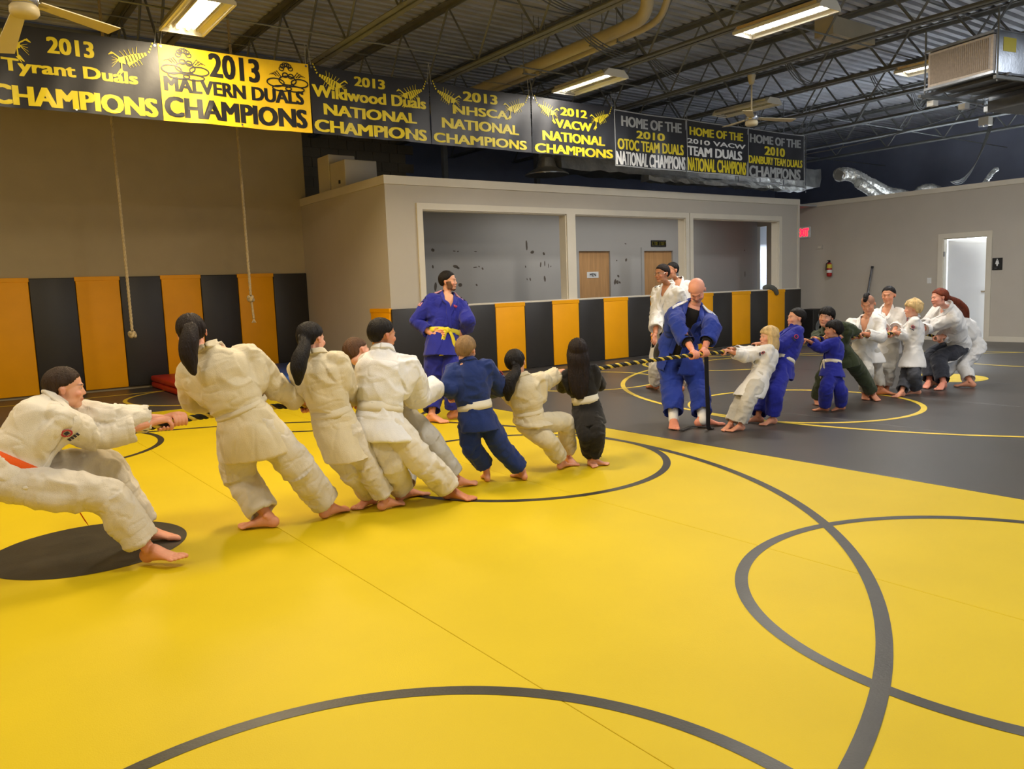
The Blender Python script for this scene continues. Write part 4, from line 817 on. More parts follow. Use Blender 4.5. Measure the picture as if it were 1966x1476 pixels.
'R2': {"S":1.22,"hh":0.205,"pel":[6.876,4.85,0.533],"neck":[7.081,4.85,0.911],"head":[7.115,4.85,1.015],"hf":[150.0,6.0,0.0],"rc":[0.412,0.883,-0.223],"fc":[-0.777,0.469,0.421],"rp":[0.7,0.7,-0.14],"fp":[-0.686,0.714,0.138],"sR":[7.113,4.971,0.836],"sL":[6.991,4.735,0.894],"hR":[6.923,4.897,0.513],"hL":[6.829,4.803,0.532],"hand":"grip","eR":[6.946,4.913,0.776],"wR":[6.852,4.986,0.78],"gR":[6.78,4.99,0.764],"kR":[6.811,5.012,0.252],"aR":[6.613,4.934,0.06],"tR":[6.557,4.985,0.03],"eL":[6.84,4.826,0.755],"wL":[6.679,4.932,0.786],"gL":[6.62,4.97,0.766],"kL":[6.621,4.74,0.296],"aL":[6.628,4.774,0.06],"tL":[6.525,4.789,0.03]},
'R3': {"S":1.0,"hh":0.2,"pel":[7.698,4.81,0.463],"neck":[7.792,4.83,0.754],"head":[7.741,4.83,0.856],"hf":[135.0,4.0,0.0],"rc":[0.784,0.549,-0.291],"fc":[-0.54,0.833,0.117],"rp":[0.498,0.863,-0.085],"fp":[-0.858,0.505,0.094],"sR":[7.867,4.889,0.681],"sL":[7.691,4.766,0.746],"hR":[7.725,4.857,0.448],"hL":[7.67,4.763,0.457],"hand":"grip","eR":[7.824,5.016,0.689],"wR":[7.686,4.959,0.746],"gR":[7.633,4.98,0.765],"kR":[7.683,4.696,0.24],"aR":[7.801,4.76,0.06],"tR":[7.75,4.783,0.03],"eL":[7.594,4.88,0.677],"wL":[7.478,4.933,0.755],"gL":[7.431,4.97,0.757],"kL":[7.527,4.766,0.25],"aL":[7.631,4.848,0.06],"tL":[7.602,4.903,0.03]},
'R4': {"S":1.32,"hh":0.21,"pel":[8.216,5.04,0.556],"neck":[8.019,5.06,0.869],"head":[7.945,5.04,0.982],"hf":[190.0,0.0,-10.0],"rc":[-0.402,0.862,-0.308],"fc":[-0.746,-0.504,-0.437],"rp":[-0.34,0.935,-0.099],"fp":[-0.914,-0.354,-0.199],"sR":[7.989,5.184,0.777],"sL":[8.108,4.93,0.868],"hR":[8.191,5.108,0.539],"hL":[8.241,4.972,0.553],"hand":"grip","eR":[7.868,5.089,0.695],"wR":[7.86,4.995,0.769],"gR":[7.815,4.93,0.766],"kR":[7.956,5.065,0.321],"aR":[8.044,5.209,0.06],"tR":[7.869,5.05,0.03],"eL":[8.298,4.912,0.804],"wL":[8.082,4.93,0.836],"gL":[8.032,4.93,0.774],"kL":[8.501,4.956,0.324],"aL":[8.711,4.922,0.06],"tL":[8.55,4.72,0.03]},
'R5': {"S":1.38,"hh":0.22,"pel":[8.864,5.12,0.551],"neck":[8.806,5.08,0.926],"head":[8.787,5.04,1.083],"hf":[198.0,-18.0,8.0],"rc":[-0.422,0.906,0.031],"fc":[-0.894,-0.41,-0.182],"rp":[-0.342,0.94,0.019],"fp":[-0.938,-0.34,-0.072],"sR":[8.75,5.226,0.874],"sL":[8.88,4.946,0.864],"hR":[8.838,5.191,0.542],"hL":[8.89,5.049,0.539],"hand":"grip","eR":[8.61,5.128,0.732],"wR":[8.452,5.016,0.768],"gR":[8.387,4.97,0.745],"kR":[8.649,4.966,0.316],"aR":[8.734,5.036,0.06],"tR":[8.624,4.96,0.03],"eL":[8.717,4.85,0.72],"wL":[8.532,4.941,0.769],"gL":[8.452,4.94,0.747],"kL":[9.152,5.145,0.34],"aL":[9.126,5.059,0.06],"tL":[9.152,5.009,0.03]},
'R6': {"S":1.36,"hh":0.22,"pel":[9.527,5.22,0.593],"neck":[9.481,5.19,1.017],"head":[9.463,5.17,1.169],"hf":[192.0,-4.0,0.0],"rc":[-0.259,0.965,0.04],"fc":[-0.96,-0.252,-0.122],"rp":[-0.174,0.985,0.02],"fp":[-0.984,-0.173,-0.047],"sR":[9.42,5.312,0.948],"sL":[9.527,5.047,0.954],"hR":[9.514,5.294,0.585],"hL":[9.54,5.146,0.582],"hand":"grip","eR":[9.292,5.173,0.812],"wR":[9.149,5.033,0.769],"gR":[9.097,4.98,0.735],"kR":[9.394,5.207,0.29],"aR":[9.186,5.139,0.06],"tR":[9.105,5.145,0.03],"eL":[9.466,5.047,0.798],"wL":[9.289,4.994,0.775],"gL":[9.225,4.98,0.727],"kL":[9.308,5.081,0.318],"aL":[9.335,5.104,0.06],"tL":[9.19,5.036,0.03]},
'R7': {"S":1.15,"hh":0.21,"pel":[9.395,4.82,0.474],"neck":[9.47,4.85,0.894],"head":[9.417,4.85,1.007],"hf":[125.0,2.0,0.0],"rc":[0.851,0.491,-0.188],"fc":[-0.495,0.868,0.027],"rp":[0.817,0.572,-0.074],"fp":[-0.572,0.82,0.017],"sR":[9.571,4.91,0.822],"sL":[9.352,4.783,0.87],"hR":[9.446,4.856,0.459],"hL":[9.343,4.784,0.468],"hand":"grip","eR":[9.448,4.947,0.714],"wR":[9.295,4.958,0.745],"gR":[9.23,4.97,0.727],"kR":[9.239,4.716,0.235],"aR":[9.36,4.755,0.06],"tR":[9.323,4.791,0.03],"eL":[9.334,4.868,0.68],"wL":[9.193,4.929,0.748],"gL":[9.149,4.97,0.714],"kL":[9.318,4.855,0.206],"aL":[9.098,4.791,0.06],"tL":[8.963,4.812,0.03]},
'R8': {"S":1.55,"hh":0.225,"pel":[10.511,4.82,0.505],"neck":[10.08,4.77,0.996],"head":[9.88,4.77,1.117],"hf":[145.0,-2.0,6.0],"rc":[0.541,0.644,0.541],"fc":[-0.524,0.761,-0.383],"rp":[0.629,0.749,0.209],"fp":[-0.725,0.662,-0.19],"sR":[10.217,4.887,1.041],"sL":[10.029,4.663,0.854],"hR":[10.565,4.884,0.513],"hL":[10.458,4.756,0.478],"hand":"grip","eR":[10.138,5.02,0.799],"wR":[9.913,4.963,0.78],"gR":[9.844,4.98,0.72],"kR":[10.26,5.044,0.356],"aR":[10.058,4.949,0.07],"tR":[9.727,4.891,0.03],"eL":[10.003,4.933,0.763],"wL":[9.781,4.917,0.738],"gL":[9.719,4.98,0.709],"kL":[10.148,4.879,0.347],"aL":[10.006,4.753,0.07],"tL":[9.627,4.704,0.03]},
'R9': {"S":1.4,"hh":0.22,"pel":[10.784,4.74,0.462],"neck":[10.735,4.9,0.822],"head":[10.605,4.92,0.921],"hf":[140.0,0.0,0.0],"rc":[0.754,0.633,-0.178],"fc":[-0.645,0.661,-0.383],"rp":[0.64,0.763,-0.095],"fp":[-0.767,0.625,-0.145],"sR":[10.792,4.965,0.731],"sL":[10.597,4.781,0.785],"hR":[10.834,4.799,0.445],"hL":[10.735,4.681,0.46],"hand":"grip","eR":[10.436,4.885,0.653],"wR":[10.091,4.862,0.629],"gR":[10.008,4.85,0.617],"kR":[10.503,4.874,0.285],"aR":[10.212,4.922,0.07],"tR":[10.278,5.018,0.03],"eL":[10.411,4.84,0.623],"wL":[10.191,4.839,0.622],"gL":[10.114,4.85,0.591],"kL":[10.504,4.747,0.259],"aL":[10.325,4.586,0.07],"tL":[10.317,4.612,0.03]}}
SKINS = {'fair': (224, 168, 138), 'tan': (198, 140, 106), 'warm': (210, 150, 116), 'pink': (226, 160, 136)}
M_SKIN = {}
CL = {}
def cloth(key):
    if key not in CL:
        rgb = {'white': (222, 214, 196), 'cream': (214, 202, 172), 'bright': (230, 228, 224), 'pants': (212, 203, 184), 'greyw': (196, 192, 182), 'blue': (36, 58, 150), 'royal': (40, 46, 150), 'navy': (34, 52, 108),
               'black': (30, 28, 27), 'green': (58, 66, 44), 'grey': (70, 72, 78), 'orange': (226, 92, 26), 'belt': (224, 216, 194), 'yellow': (222, 208, 60), 'blackbelt': (24, 23, 25), 'dkgrey': (54, 56, 64)}[key]
        CL[key] = mat('cloth_'+key, rgb, .88, bump=.35, scale=240, var=.05, vscale=12, spec=.2, sheen=.15)
    return CL[key]
def hairmat(key):
    rgb = {'dark': (30, 20, 16), 'black': (20, 15, 13), 'brown': (84, 58, 38), 'lbrown': (136, 108, 72), 'blond': (212, 182, 128), 'red': (112, 50, 28), 'sbrown': (54, 39, 28)}[key]
    return mat('hair_'+key, rgb, .55, bump=.8, scale=160, var=.3, vscale=30, stretch=(1, 1, .25), spec=.22)
M_EYEW = mat('eye_white', (196, 184, 174), .5, var=0); M_EYED = mat('eye_iris', (44, 30, 22), .2, var=0)
def hand(B, w, g, ax, S, side, mode, elbow, R=None):
    fr = .0050*S+.0014; w = np.asarray(w, float); g = np.asarray(g, float); ax = unit(ax)
    if mode == 'grip':
        v = w-g; b = v-ax*np.dot(v, ax); b = unit(b/(np.linalg.norm(v)+1e-6)+np.array([0, -.12, .25])); b = unit(b-ax*np.dot(b, ax)); c = np.cross(ax, b)
        if c[2] < 0: c = -c
        rr = .0185
        pc = g+b*(rr+.011*S/1.4)+c*.008
        B.ell(pc, ax*(fr*4.6), c*.021*S/1.4, b*.013*S/1.4)
        B.limb([w, (w+pc)/2+b*.004, pc], [.018*S/1.4, .019*S/1.4, .018*S/1.4], 12, 2)
        for j in range(4):
            s = (j-1.5)*fr*2.2; ln = (250, 270, 262, 235)[j]; P = []
            for k in range(7): a = math.radians(38+ln*k/6*.9); P.append(g+ax*s+(b*math.cos(a)+c*math.sin(a))*(rr+fr*(.95 if k else 1.3)))
            B.limb(P, [fr*1.12, fr*1.08, fr*1.05, fr, fr, fr*.95, fr*.85], 9, 2)
        sg = 1 if np.dot(unit(g-w), ax) > 0 else -1; P = []
        for k in range(5): a = math.radians(-25-135*k/4); P.append(g+ax*sg*fr*(2.6+1.0*min(k, 1))+(b*math.cos(a)+c*math.sin(a))*(rr+fr*1.15))
        B.limb(P, [fr*1.5, fr*1.35, fr*1.2, fr*1.15, fr*.95], 9, 2)
    else:
        d = unit(g-w); n = unit(np.cross(d, (0, 0, 1)))
        if mode == 'hip': up = np.array([0, 0, 1.]); lat = unit(up-d*np.dot(up, d)); nrm = np.cross(d, lat)
        else: nrm = unit(np.cross(d, ax)); lat = unit(np.cross(nrm, d))
        pc = w+d*.05*S/1.5; B.limb([w, pc-d*.01], [.018*S/1.4, .022*S/1.4], 12, 2); B.ell(pc, d*.042*S/1.5, lat*fr*4.4, nrm*.013)
        for j in range(4):
            s = (j-1.5)*fr*2.3; L = (.062, .07, .066, .05)[j]*S/1.6; k0 = pc+d*.032*S/1.5+lat*s
            B.limb([k0-d*.01, k0+d*L*.4, k0+d*L*.75+nrm*.008, k0+d*L+nrm*.02], [fr*1.1, fr*1.05, fr, fr*.85], 9, 2)
        t0 = pc-d*.015+lat*fr*4.0
        B.limb([t0, t0+lat*.018+d*.012, t0+lat*.022+d*.036], [fr*1.4, fr*1.25, fr], 9, 2)
def foot(B, a, t, S, k, side):
    a = np.asarray(a, float); d = np.asarray(t, float)-a
    pitch = t[2] > .06
    d = unit(d if pitch else np.array([d[0], d[1], 0])); u = unit(np.array([0, 0, 1.])-d*d[2]); l = np.cross(d, u)
    s = S; h = np.array([a[0], a[1], 0])-d*.022*s*(1 if not pitch else .2); h[2] = .026*s if not pitch else .034*s
    an = a.copy(); an[2] = max(a[2], .055*s)
    B.ell(h, d*.030*s, l*.021*s, u*.026*s)
    B.loft([(h+u*.002, l*.020*s, u*.024*s), (h+d*.035*s+u*.010*s, l*.022*s, u*.030*s), (h+d*.070*s+u*-.001*s, l*.027*s, u*.019*s), (h+d*.10*s-u*.010*s, l*.030*s, u*.012*s), (h+d*.112*s-u*.012*s, l*.027*s, u*.010*s)], 14, 3)
    B.limb([a+unit(np.asarray(k)-a)*.16*s, an+unit(np.asarray(k)-a)*.03, h+d*.012*s+u*.018*s], [.028*s, .0225*s, .024*s], 12, 3)
    B.ball(an+l*.018*s, .010*s); B.ball(an-l*.018*s, .010*s)
    for j in range(5):
        r = (.0098, .0072, .0068, .0064, .006)[j]*s; x = (.020, .006, -.005, -.0155, -.0245)[j]*s*side; L = (.142, .14, .134, .127, .119)[j]*s
        p0 = h+d*.105*s+l*x*-1-u*.013*s; p1 = h+d*(L-.012*s)+l*x*-1.05-u*(.014)*s; p1b = h+d*L+l*x*-1.05-u*.017*s
        B.limb([p0, p1, p1b], [r, r*1.02, r*.92], 9, 2)
def person(key, label, gi='white', pants=None, belt='belt', skin='fair', hair='short', hcol='dark', vox=.0055, W=1.0, vneck=.0, shirt=None, sleeve=.8, hem=.10, legh=.88, patch=False, extra=None, hp=None, ptail=None, group=None, jhem_open=False, flare=1.0, beard=None, sw=1.1, beltw=1.0):
    p = {k: (np.array(v, float) if isinstance(v, list) else v) for k, v in PEOPLE[key].items()}
    S = p['S']; hh = p['hh']; pel, neck, head = p['pel'], p['neck'], p['head']; R3 = random.Random(hash(key) % 1000 if False else sum(map(ord, key)))
    seed = sum(map(ord, key))
    root = empty('person', (float(pel[0]), float(pel[1]), 0), label, 'person', group)
    up = unit(neck-pel); L = np.linalg.norm(neck-pel)
    rc = unit(p['rc']); fc = unit(p['fc']); rp = unit(p['rp']); fp = unit(p['fp'])
    knm = (p['kR']+p['kL'])/2; hd = unit(unit(knm-pel)*.82-up*.18)
    X, Y, Z = headframe(p['hf']); skin_rgb = np.array(lin(SKINS[skin]))
    def mixf(t, a, b): return unit(a*(1-t)+b*t)
    def tor(t, rw, rd, off=0): # ring on the spine
        c = pel+(neck-pel)*t; r = mixf(t, rp, rc); f = mixf(t, fp, fc)
        r = unit(r-up*np.dot(r, up)*.8); f = unit(np.cross(up, r)); c = c+f*off*S
        return (c, r*rw*S*W, f*rd*S*W)
    # ---------------- trousers
    T = Blob(); thigh_sep = np.linalg.norm((p['kR']-p['kL'])-hd*np.dot(p['kR']-p['kL'], hd))
    T.loft([tor(.20, .088, .068), tor(.08, .100, .078), tor(-.04, .106, .086), (pel+hd*.06*S, rp*.100*S*W, fp*.084*S*W), (pel+hd*.10*S, rp*.07*S*W, fp*.062*S*W)], 22, 3)
    hems = []
    for s in 'RL':
        h, k, a = p['h'+s], p['k'+s], p['a'+s]; e = k+(a-k)*legh; hems.append(e); q = flare
        T.limb([h+hd*.01, h+(k-h)*.5, k, k+(e-k)*.5, e], [.062*S*W, .069*S*W, .062*S*W*q, .059*S*W*q, .055*S*W*q], 18, 4, cav1=.05)
        T.ball(h+hd*.0, .058*S*W)
    V, N, F = T.fuse(vox*1.6, 3); bones = [(p['h'+s], p['k'+s]) for s in 'RL']+[(p['k'+s], p['a'+s]) for s in 'RL']
    V = folds(V, N, bones, .0085*S, .060*S, seed, S)
    mk('trousers', V, F, cloth(pants or gi), root)
    # ---------------- jacket
    Jk = Blob(); hs = max(.118, min(.17, .06+thigh_sep/S*hem*2.0))
    sRm = neck+(p['sR']-neck); sLm = p['sL']
    Jk.loft([(pel+hd*hem*S, rp*(hs+.008)*S*W, fp*.122*S*W), (pel+hd*hem*.45*S, rp*(hs*.98)*S*W, fp*.112*S*W), tor(0, .112, .092), tor(.22, .100, .080), tor(.36, .108, .087, -.004), tor(.6, .114, .088, -.004), tor(.8, .112, .082, -.004), tor(.92, .082, .062, -.003), tor(1.0, .048, .044), tor(1.07, .044, .042)], 26, 4, cav0=.05)
    bj = []
    for s in 'RL':
        sh, e, wv = p['s'+s], p['e'+s], p['w'+s]; ml = unit(sh-neck)
        cuff = e+(wv-e)*sleeve
        Jk.limb([neck-up*.045*S+ml*.03*S, sh-ml*.02*S-up*.006*S, sh+unit(e-sh)*.03*S], [.050*S, .044*S*W, .042*S*W], 16, 3)
        Jk.limb([sh, sh+(e-sh)*.5, e, e+(cuff-e)*.5, cuff], [.044*S*W, .048*S*W*sw, .050*S*W*sw, .046*S*W*sw, .046*S*W*sw], 18, 4, cav1=.04)
        Jk.limb([sh-up*.035*S, sh-up*.13*S-ml*.03*S], [.046*S, .05*S], 14, 2)
        bj += [(sh, e), (e, wv)]
    V, N, F = Jk.fuse(vox*1.5, 2)
    V = folds(V, N, bj+[(pel, neck)], .0080*S, .062*S, seed+2, S)
    bvh = BVHTree.FromPolygons([Vector(v) for v in V], F)
    jF = F
    if vneck:
        rel = V-pel; hgt = rel@up/L; uu = rel@rc; ff = rel@fc
        lim = np.where(hgt > 1-vneck, (hgt-(1-vneck))/vneck*.042*S+.004, -1) if vneck < 1 else np.where(hgt > -.7, .036*S, -1)
        m = (np.abs(uu) < lim) & (ff > .02*S)
        dmin = np.full(len(V), 9.)
        for a_, b_ in bj:
            d_ = b_-a_; L_ = np.linalg.norm(d_); t_ = np.clip((V-a_)@(d_/L_), 0, L_); dmin = np.minimum(dmin, np.linalg.norm(V-a_-t_[:, None]*(d_/L_), axis=1))
        m &= dmin > (.045 if vneck >= 1 else .075)*S*W
        jF = [f for f in F if not any(m[i] for i in f)]
    mk('jacket', V, jF, cloth(gi), root)
    # ---------------- collar band
    def chest(u, t, f=.11): return pel+up*L*t+rc*u*S+fc*f*S
    bot = -.05 if vneck >= 1 else .24
    for sgn in ((1, -1)):
        top = .042 if vneck >= 1 else .040
        xb = .036*sgn if vneck >= 1 else -.018*sgn
        pts = [chest(xb+(top*sgn-xb)*max(0, (k/9-.0))**1.1, bot+(.93-bot)*k/9) for k in range(10)]
        pts += [neck+rc*.05*S*sgn+fc*.02*S+up*.0*S, neck+rc*.05*S*sgn-fc*.012*S+up*.03*S, neck+rc*.028*S*sgn-fc*.05*S+up*.034*S, neck-fc*.055*S+up*.034*S]
        pts = catmull(pts, 2)
        Vs, Fs = strip(bvh, pts, .026*S, .001+(.004 if sgn > 0 else 0), .004)
        o = mk('collar', Vs, Fs, cloth(gi), root)
    # ---------------- belt
    if belt:
        c0, U0, V0 = tor(.19, .1, .08); pts = []; n = 40
        tl = rotv(up, fp, math.radians(R3.uniform(-4, 4)))
        r0 = unit(U0-tl*np.dot(U0, tl)); f0 = np.cross(tl, r0)
        for k in range(n):
            a = 2*PI*k/n; d = r0*math.cos(a)+f0*math.sin(a); hit = bvh.ray_cast(Vector(c0+d*.4*S), Vector(-d), .5*S)
            q = np.array(hit[0]) if hit[0] is not None else c0+d*.1*S
            pts.append(c0+d*max(.06*S, min(.125*S, np.dot(q-c0, d)))*1.0)
        rad = [np.linalg.norm(q-c0) for q in pts]; rad = [(rad[i-2]+rad[i-1]+rad[i]*1.5+rad[(i+1) % n]+rad[(i+2) % n])/5.5 for i in range(n)]
        wd = (.026*S+.012)*beltw; Vs = []; Fs = []
        for k in range(n):
            a = 2*PI*k/n; d = r0*math.cos(a)+f0*math.sin(a); q = c0+d*(rad[k]+.003)
            for (z, o) in ((-1, -.014), (-1, -.001), (-.05, .002), (.05, .000), (1, -.001), (1, -.014)): Vs.append(q+tl*z*wd/2+d*o)
        for k in range(n):
            k2 = (k+1) % n
            for j in range(6): Fs.append((k*6+j, k*6+(j+1) % 6, k2*6+(j+1) % 6, k2*6+j))
        bo = mk('belt', Vs, Fs, cloth(belt), root, label={'orange': 'orange belt', 'yellow': 'yellow belt', 'blackbelt': 'black belt'}.get(belt, 'white belt'))
        kn = c0+f0*(rad[n//4]+.012); Kb = Blob(); Kb.ell(kn, r0*.026*S, tl*.016*S, f0*.011*S); Kb.ell(kn-tl*.004, r0*.012*S, tl*.022*S, f0*.014*S); V2, _, F2 = Kb.fuse(.006, 1)
        mk('knot', V2, F2, cloth(belt), bo)
        for sg in (1, -1):
            dn = unit(np.array([0, 0, -1.])*.8+hd*.5); P = [kn+r0*.008*sg*S, kn+dn*.05*S+r0*.03*sg*S+f0*.012*S, kn+dn*.12*S+r0*.045*sg*S+f0*.012*S, kn+dn*.18*S+r0*.05*sg*S+f0*.008*S]; P = catmull(P, 4); Vs = []; Fs = []
            for i, q in enumerate(P):
                s_ = unit(r0*1.0+dn*.2*sg)
                for (x, o) in ((-1, -1), (1, -1), (1, 1), (-1, 1)): Vs.append(q+s_*x*wd*.42+f0*o*.003)
            for i in range(len(P)-1):
                for j in range(4): Fs.append((i*4+j, i*4+(j+1) % 4, i*4+4+(j+1) % 4, i*4+4+j))
            Fs += [(3, 2, 1, 0), tuple(range(len(P)*4-4, len(P)*4))]
            mk('belt_end', Vs, Fs, cloth(belt), bo)
    # ---------------- body: head, neck, hands, feet and the hidden core
    H = Blob(); c = head
    def hp_(x, y, z): return c+(X*x+Y*y+Z*z)*hh
    def he(x, y, z, a, b, d, n=16, m=11): H.ell(hp_(x, y, z), X*a*hh, Y*b*hh, Z*d*hh, n, m)
    he(0, -.07, .15, .335, .405, .345, 20, 14); he(0, .10, -.08, .275, .265, .37, 20, 14)
    he(0, .22, -.375, .13, .12, .105); he(.15, .08, -.27, .1, .17, .14); he(-.15, .08, -.27, .1, .17, .14)
    he(.16, .25, -.12, .095, .095, .09); he(-.16, .25, -.12, .095, .095, .09); he(0, .305, .082, .19, .075, .05); he(.12, .285, .045, .075, .065, .022); he(-.12, .285, .045, .075, .065, .022)
    H.limb([hp_(0, .32, .05), hp_(0, .36, -.04), hp_(0, .395, -.12)], [.034*hh, .036*hh, .042*hh], 10, 3)
    he(.042, .36, -.135, .034, .042, .03, 10, 7); he(-.042, .36, -.135, .034, .042, .03, 10, 7)
    he(0, .335, -.245, .095, .045, .022, 12, 7); he(0, .33, -.285, .08, .045, .022, 12, 7); he(0, .29, -.20, .09, .07, .06, 12, 7)
    for sx in (1, -1):
        H.ell(hp_(.335*sx, -.04, -.04), X*.03*hh+Y*-.02*hh, Y*.062*hh, Z*.1*hh, 12, 8); H.ell(hp_(.35*sx, -.065, .01), X*.022*hh, Y*.06*hh, Z*.055*hh, 10, 7)
    nb = neck-up*.05*S; H.loft([(nb, rc*.05*S, fc*.045*S), (neck, rc*.036*S, fc*.036*S), (hp_(0, -.10, -.34), X*.19*hh, Y*.20*hh), (hp_(0, -.06, -.12), X*.2*hh, Y*.22*hh)], 18, 4)
    V, N, F = H.fuse(min(.0052, vox), 2, .5)
    q = (V-c)/hh; x, y, z = q@X, q@Y, q@Z
    col = np.tile(skin_rgb, (len(V), 1)); g_ = lambda cx_, cy_, cz_, a, b, d: np.exp(-(((x-cx_)/a)**2+((y-cy_)/b)**2+((z-cz_)/d)**2))
    def tint(wt, rgb): nonlocal col; wt = np.clip(wt, 0, 1)[:, None]; col = col*(1-wt)+np.array(lin(rgb))*wt
    chk = g_(.2, .3, -.14, .1, .2, .09)+g_(-.2, .3, -.14, .1, .2, .09)+g_(0, .45, -.13, .07, .1, .06); tint(chk*.35, (214, 110, 92)); tint((g_(.36, -.05, -.03, .08, .12, .13)+g_(-.36, -.05, -.03, .08, .12, .13))*.35, (206, 104, 84))
    tint(g_(0, .38, -.262, .10, .12, .03)*1.0, (172, 88, 78))
    hrgb = {'dark': (38, 27, 22), 'black': (30, 24, 22), 'brown': (92, 66, 44), 'lbrown': (142, 116, 80), 'blond': (176, 142, 92), 'red': (124, 58, 34), 'sbrown': (64, 48, 36)}[hcol]
    for sx in (1, -1): tint(g_(.14*sx, .36, .095-.0, .085, .12, .018)*1.1*(1 if hcol != 'blond' else .5), hrgb)
    if beard == 'dark': tint(((z < -.0) & (z > -.5) & (y > -.02) & (y < .2-z*.25) & (np.abs(x) > .17)).astype(float)*.85+((z < -.37) & (y > .1))*.85, (46, 33, 26))
    if beard == 'grey': tint(np.clip(((z < -.17) & (y > .12) & (z > -.5)).astype(float)*.75-g_(0, .38, -.262, .10, .12, .03), 0, 1), (160, 140, 124))
    if hair == 'mohawk': tint(np.clip((z-.02)*8, 0, 1)*(y < .28)*.55, (70, 52, 42))
    AV, AF, AC = [V], list(F), [col]; nv = len(V)
    E_ = Blob()
    hands_b = E_; mode = p['hand']
    ropedir = np.array([1., .02, 0]); 
    for s in 'RL':
        w_, g, e = p['w'+s], p['g'+s], p['e'+s]
        E_.limb([e+(w_-e)*.35, e+(w_-e)*.75, w_], [.026*S, .020*S, .0165*S], 12, 3)
        hand(E_, w_, g, (ropedir if mode == 'grip' else (fp if mode == 'relax' else rc)), S, s, mode, e)
    V, N, F = E_.fuse(min(.0036, vox*.7) if vox < .006 else .0042, 1)
    c2 = np.tile(skin_rgb*np.array([1.02, .9, .86]), (len(V), 1)); AV.append(V); AF += [tuple(i+nv for i in f) for f in F]; AC.append(c2); nv += len(V)
    E_ = Blob()
    for s in 'RL': foot(E_, p['a'+s], p['t'+s], S, p['k'+s], 1 if s == 'R' else -1)
    V, N, F = E_.fuse(min(.0045, vox*.9) if vox < .006 else .0055, 1); V[:, 2] = np.maximum(V[:, 2], .0012)
    c2 = np.tile(skin_rgb*np.array([1.0, .84, .78]), (len(V), 1)); AV.append(V); AF += [tuple(i+nv for i in f) for f in F]; AC.append(c2); nv += len(V)
    K = Blob()
    K.loft([(pel+hd*.06*S, rp*.07*S, fp*.055*S), tor(0, .085, .065), tor(.22, .075, .058), tor(.6, .09, .068), tor(.8, .095, .066, .0), tor(.95, .06, .05), tor(1.03, .034, .034)], 20, 3)
    for s in 'RL':
        K.limb([neck-up*.05*S, p['s'+s], p['e'+s], p['e'+s]+(p['w'+s]-p['e'+s])*.6], [.032*S, .033*S, .026*S, .02*S], 12, 3); K.limb([p['h'+s], p['k'+s], p['k'+s]+(p['a'+s]-p['k'+s])*.8], [.046*S, .034*S, .025*S], 12, 3)
    V, N, F = K.fuse(.013, 1)
    AV.append(V); AF += [tuple(i+nv for i in f) for f in F]; AC.append(np.tile(skin_rgb, (len(V), 1)))
    ms = MATS.get('skin') or mat('skin', (220, 170, 140), .52, var=.04, vscale=25, attr=True, bump=.1, scale=200, spec=.4)
    ms.node_tree.nodes['Principled BSDF'].inputs['Subsurface Weight'].default_value = .08
    body = mk('body', np.concatenate(AV), AF, ms, root, colors=np.concatenate(AC))
    # ---------------- eyes
    for sx in (1, -1):
        mb = MB(); cc = hp_(.122*sx, .293, .008); r = .050*hh
        B1 = Blob(); B1.ell(cc, X*r*1.0, Y*r, Z*r*.42, 12, 8); mb.add(B1.V[0], B1.F); mb.m = 1
        B1 = Blob(); B1.ell(cc+Y*r*.66, X*r*.44, Y*r*.40, Z*r*.38, 10, 6); mb.add(B1.V[0], B1.F)
        mb.build('eye', [M_EYEW, M_EYED], root, smooth=True)
    # ---------------- hair
    if hair not in ('bald',):
        Hr = Blob(); th = {'short': .035, 'buzz': .02, 'mop': .075, 'curly': .09, 'pony': .045, 'long': .06, 'bob': .075, 'mohawk': 0}.get(hair, .04)
        if hair == 'mohawk':
            P = [(0, .25, .40), (0, .12, .50), (0, -.08, .53), (0, -.28, .45), (0, -.42, .28)]
            Hr.loft([(hp_(*a), X*.12*hh, (Z*.9+Y*.2)*.12*hh) for a in P], 14, 4)
            Hr.ell(hp_(.03, .29, .36), X*.11*hh, Y*.08*hh, Z*.11*hh)
        else:
            # cap around the cranium that sinks below the skin outside the hairline
            nn, mm = 40, 30; PV = []; PF = []
            low = {'short': -.27, 'buzz': -.26, 'mop': -.26, 'curly': -.26, 'pony': -.24, 'long': -.3, 'bob': -.34}.get(hair, -.15)
            for i in range(mm+1):
                t = PI*i/mm
                for j in range(nn):
                    a = 2*PI*j/nn; d = np.array([math.cos(a)*math.sin(t), math.sin(a)*math.sin(t), math.cos(t)])
                    b = np.array([d[0]*.335, -.07+d[1]*.405, .11+d[2]*.385])
                    fy = b[1]; # hairline height by position
                    line = np.interp(fy, [-.45, -.22, -.12, .05, .17, .26, .4], [low, low+.04, (.03 if hair in ('short', 'buzz', 'pony') else -.12), .05 if hair not in ('bob', 'long') else -.1, .12, .22, .25]) - (.10 if hair in ('mop', 'curly', 'bob') and fy > .17 else 0)
                    k = np.clip((b[2]-line)/.07, 0, 1); off = th*(k**.6)*(1+.25*vnoise(np.array([d*2.3]), seed)[0])-.06*(1-k)
                    if b[2] < low-.02: off = -.08
                    PV.append(hp_(*(b+d*off)))
            for i in range(mm):
                for j in range(nn): PF.append((i*nn+j, i*nn+(j+1) % nn, (i+1)*nn+(j+1) % nn, (i+1)*nn+j))
            Hr.add(PV, PF)
        if hair == 'curly':
            Rr = random.Random(4)
            for k in range(70):
                a = Rr.uniform(0, 2*PI); t = Rr.uniform(0, 1.45); d = (math.cos(a)*math.sin(t)*.38, -.07+math.sin(a)*math.sin(t)*.45, .17+math.cos(t)*.38); 
                if d[1] > .2 and d[2] < .22: continue
                Hr.ball(hp_(*d), Rr.uniform(.055, .095)*hh, 8)
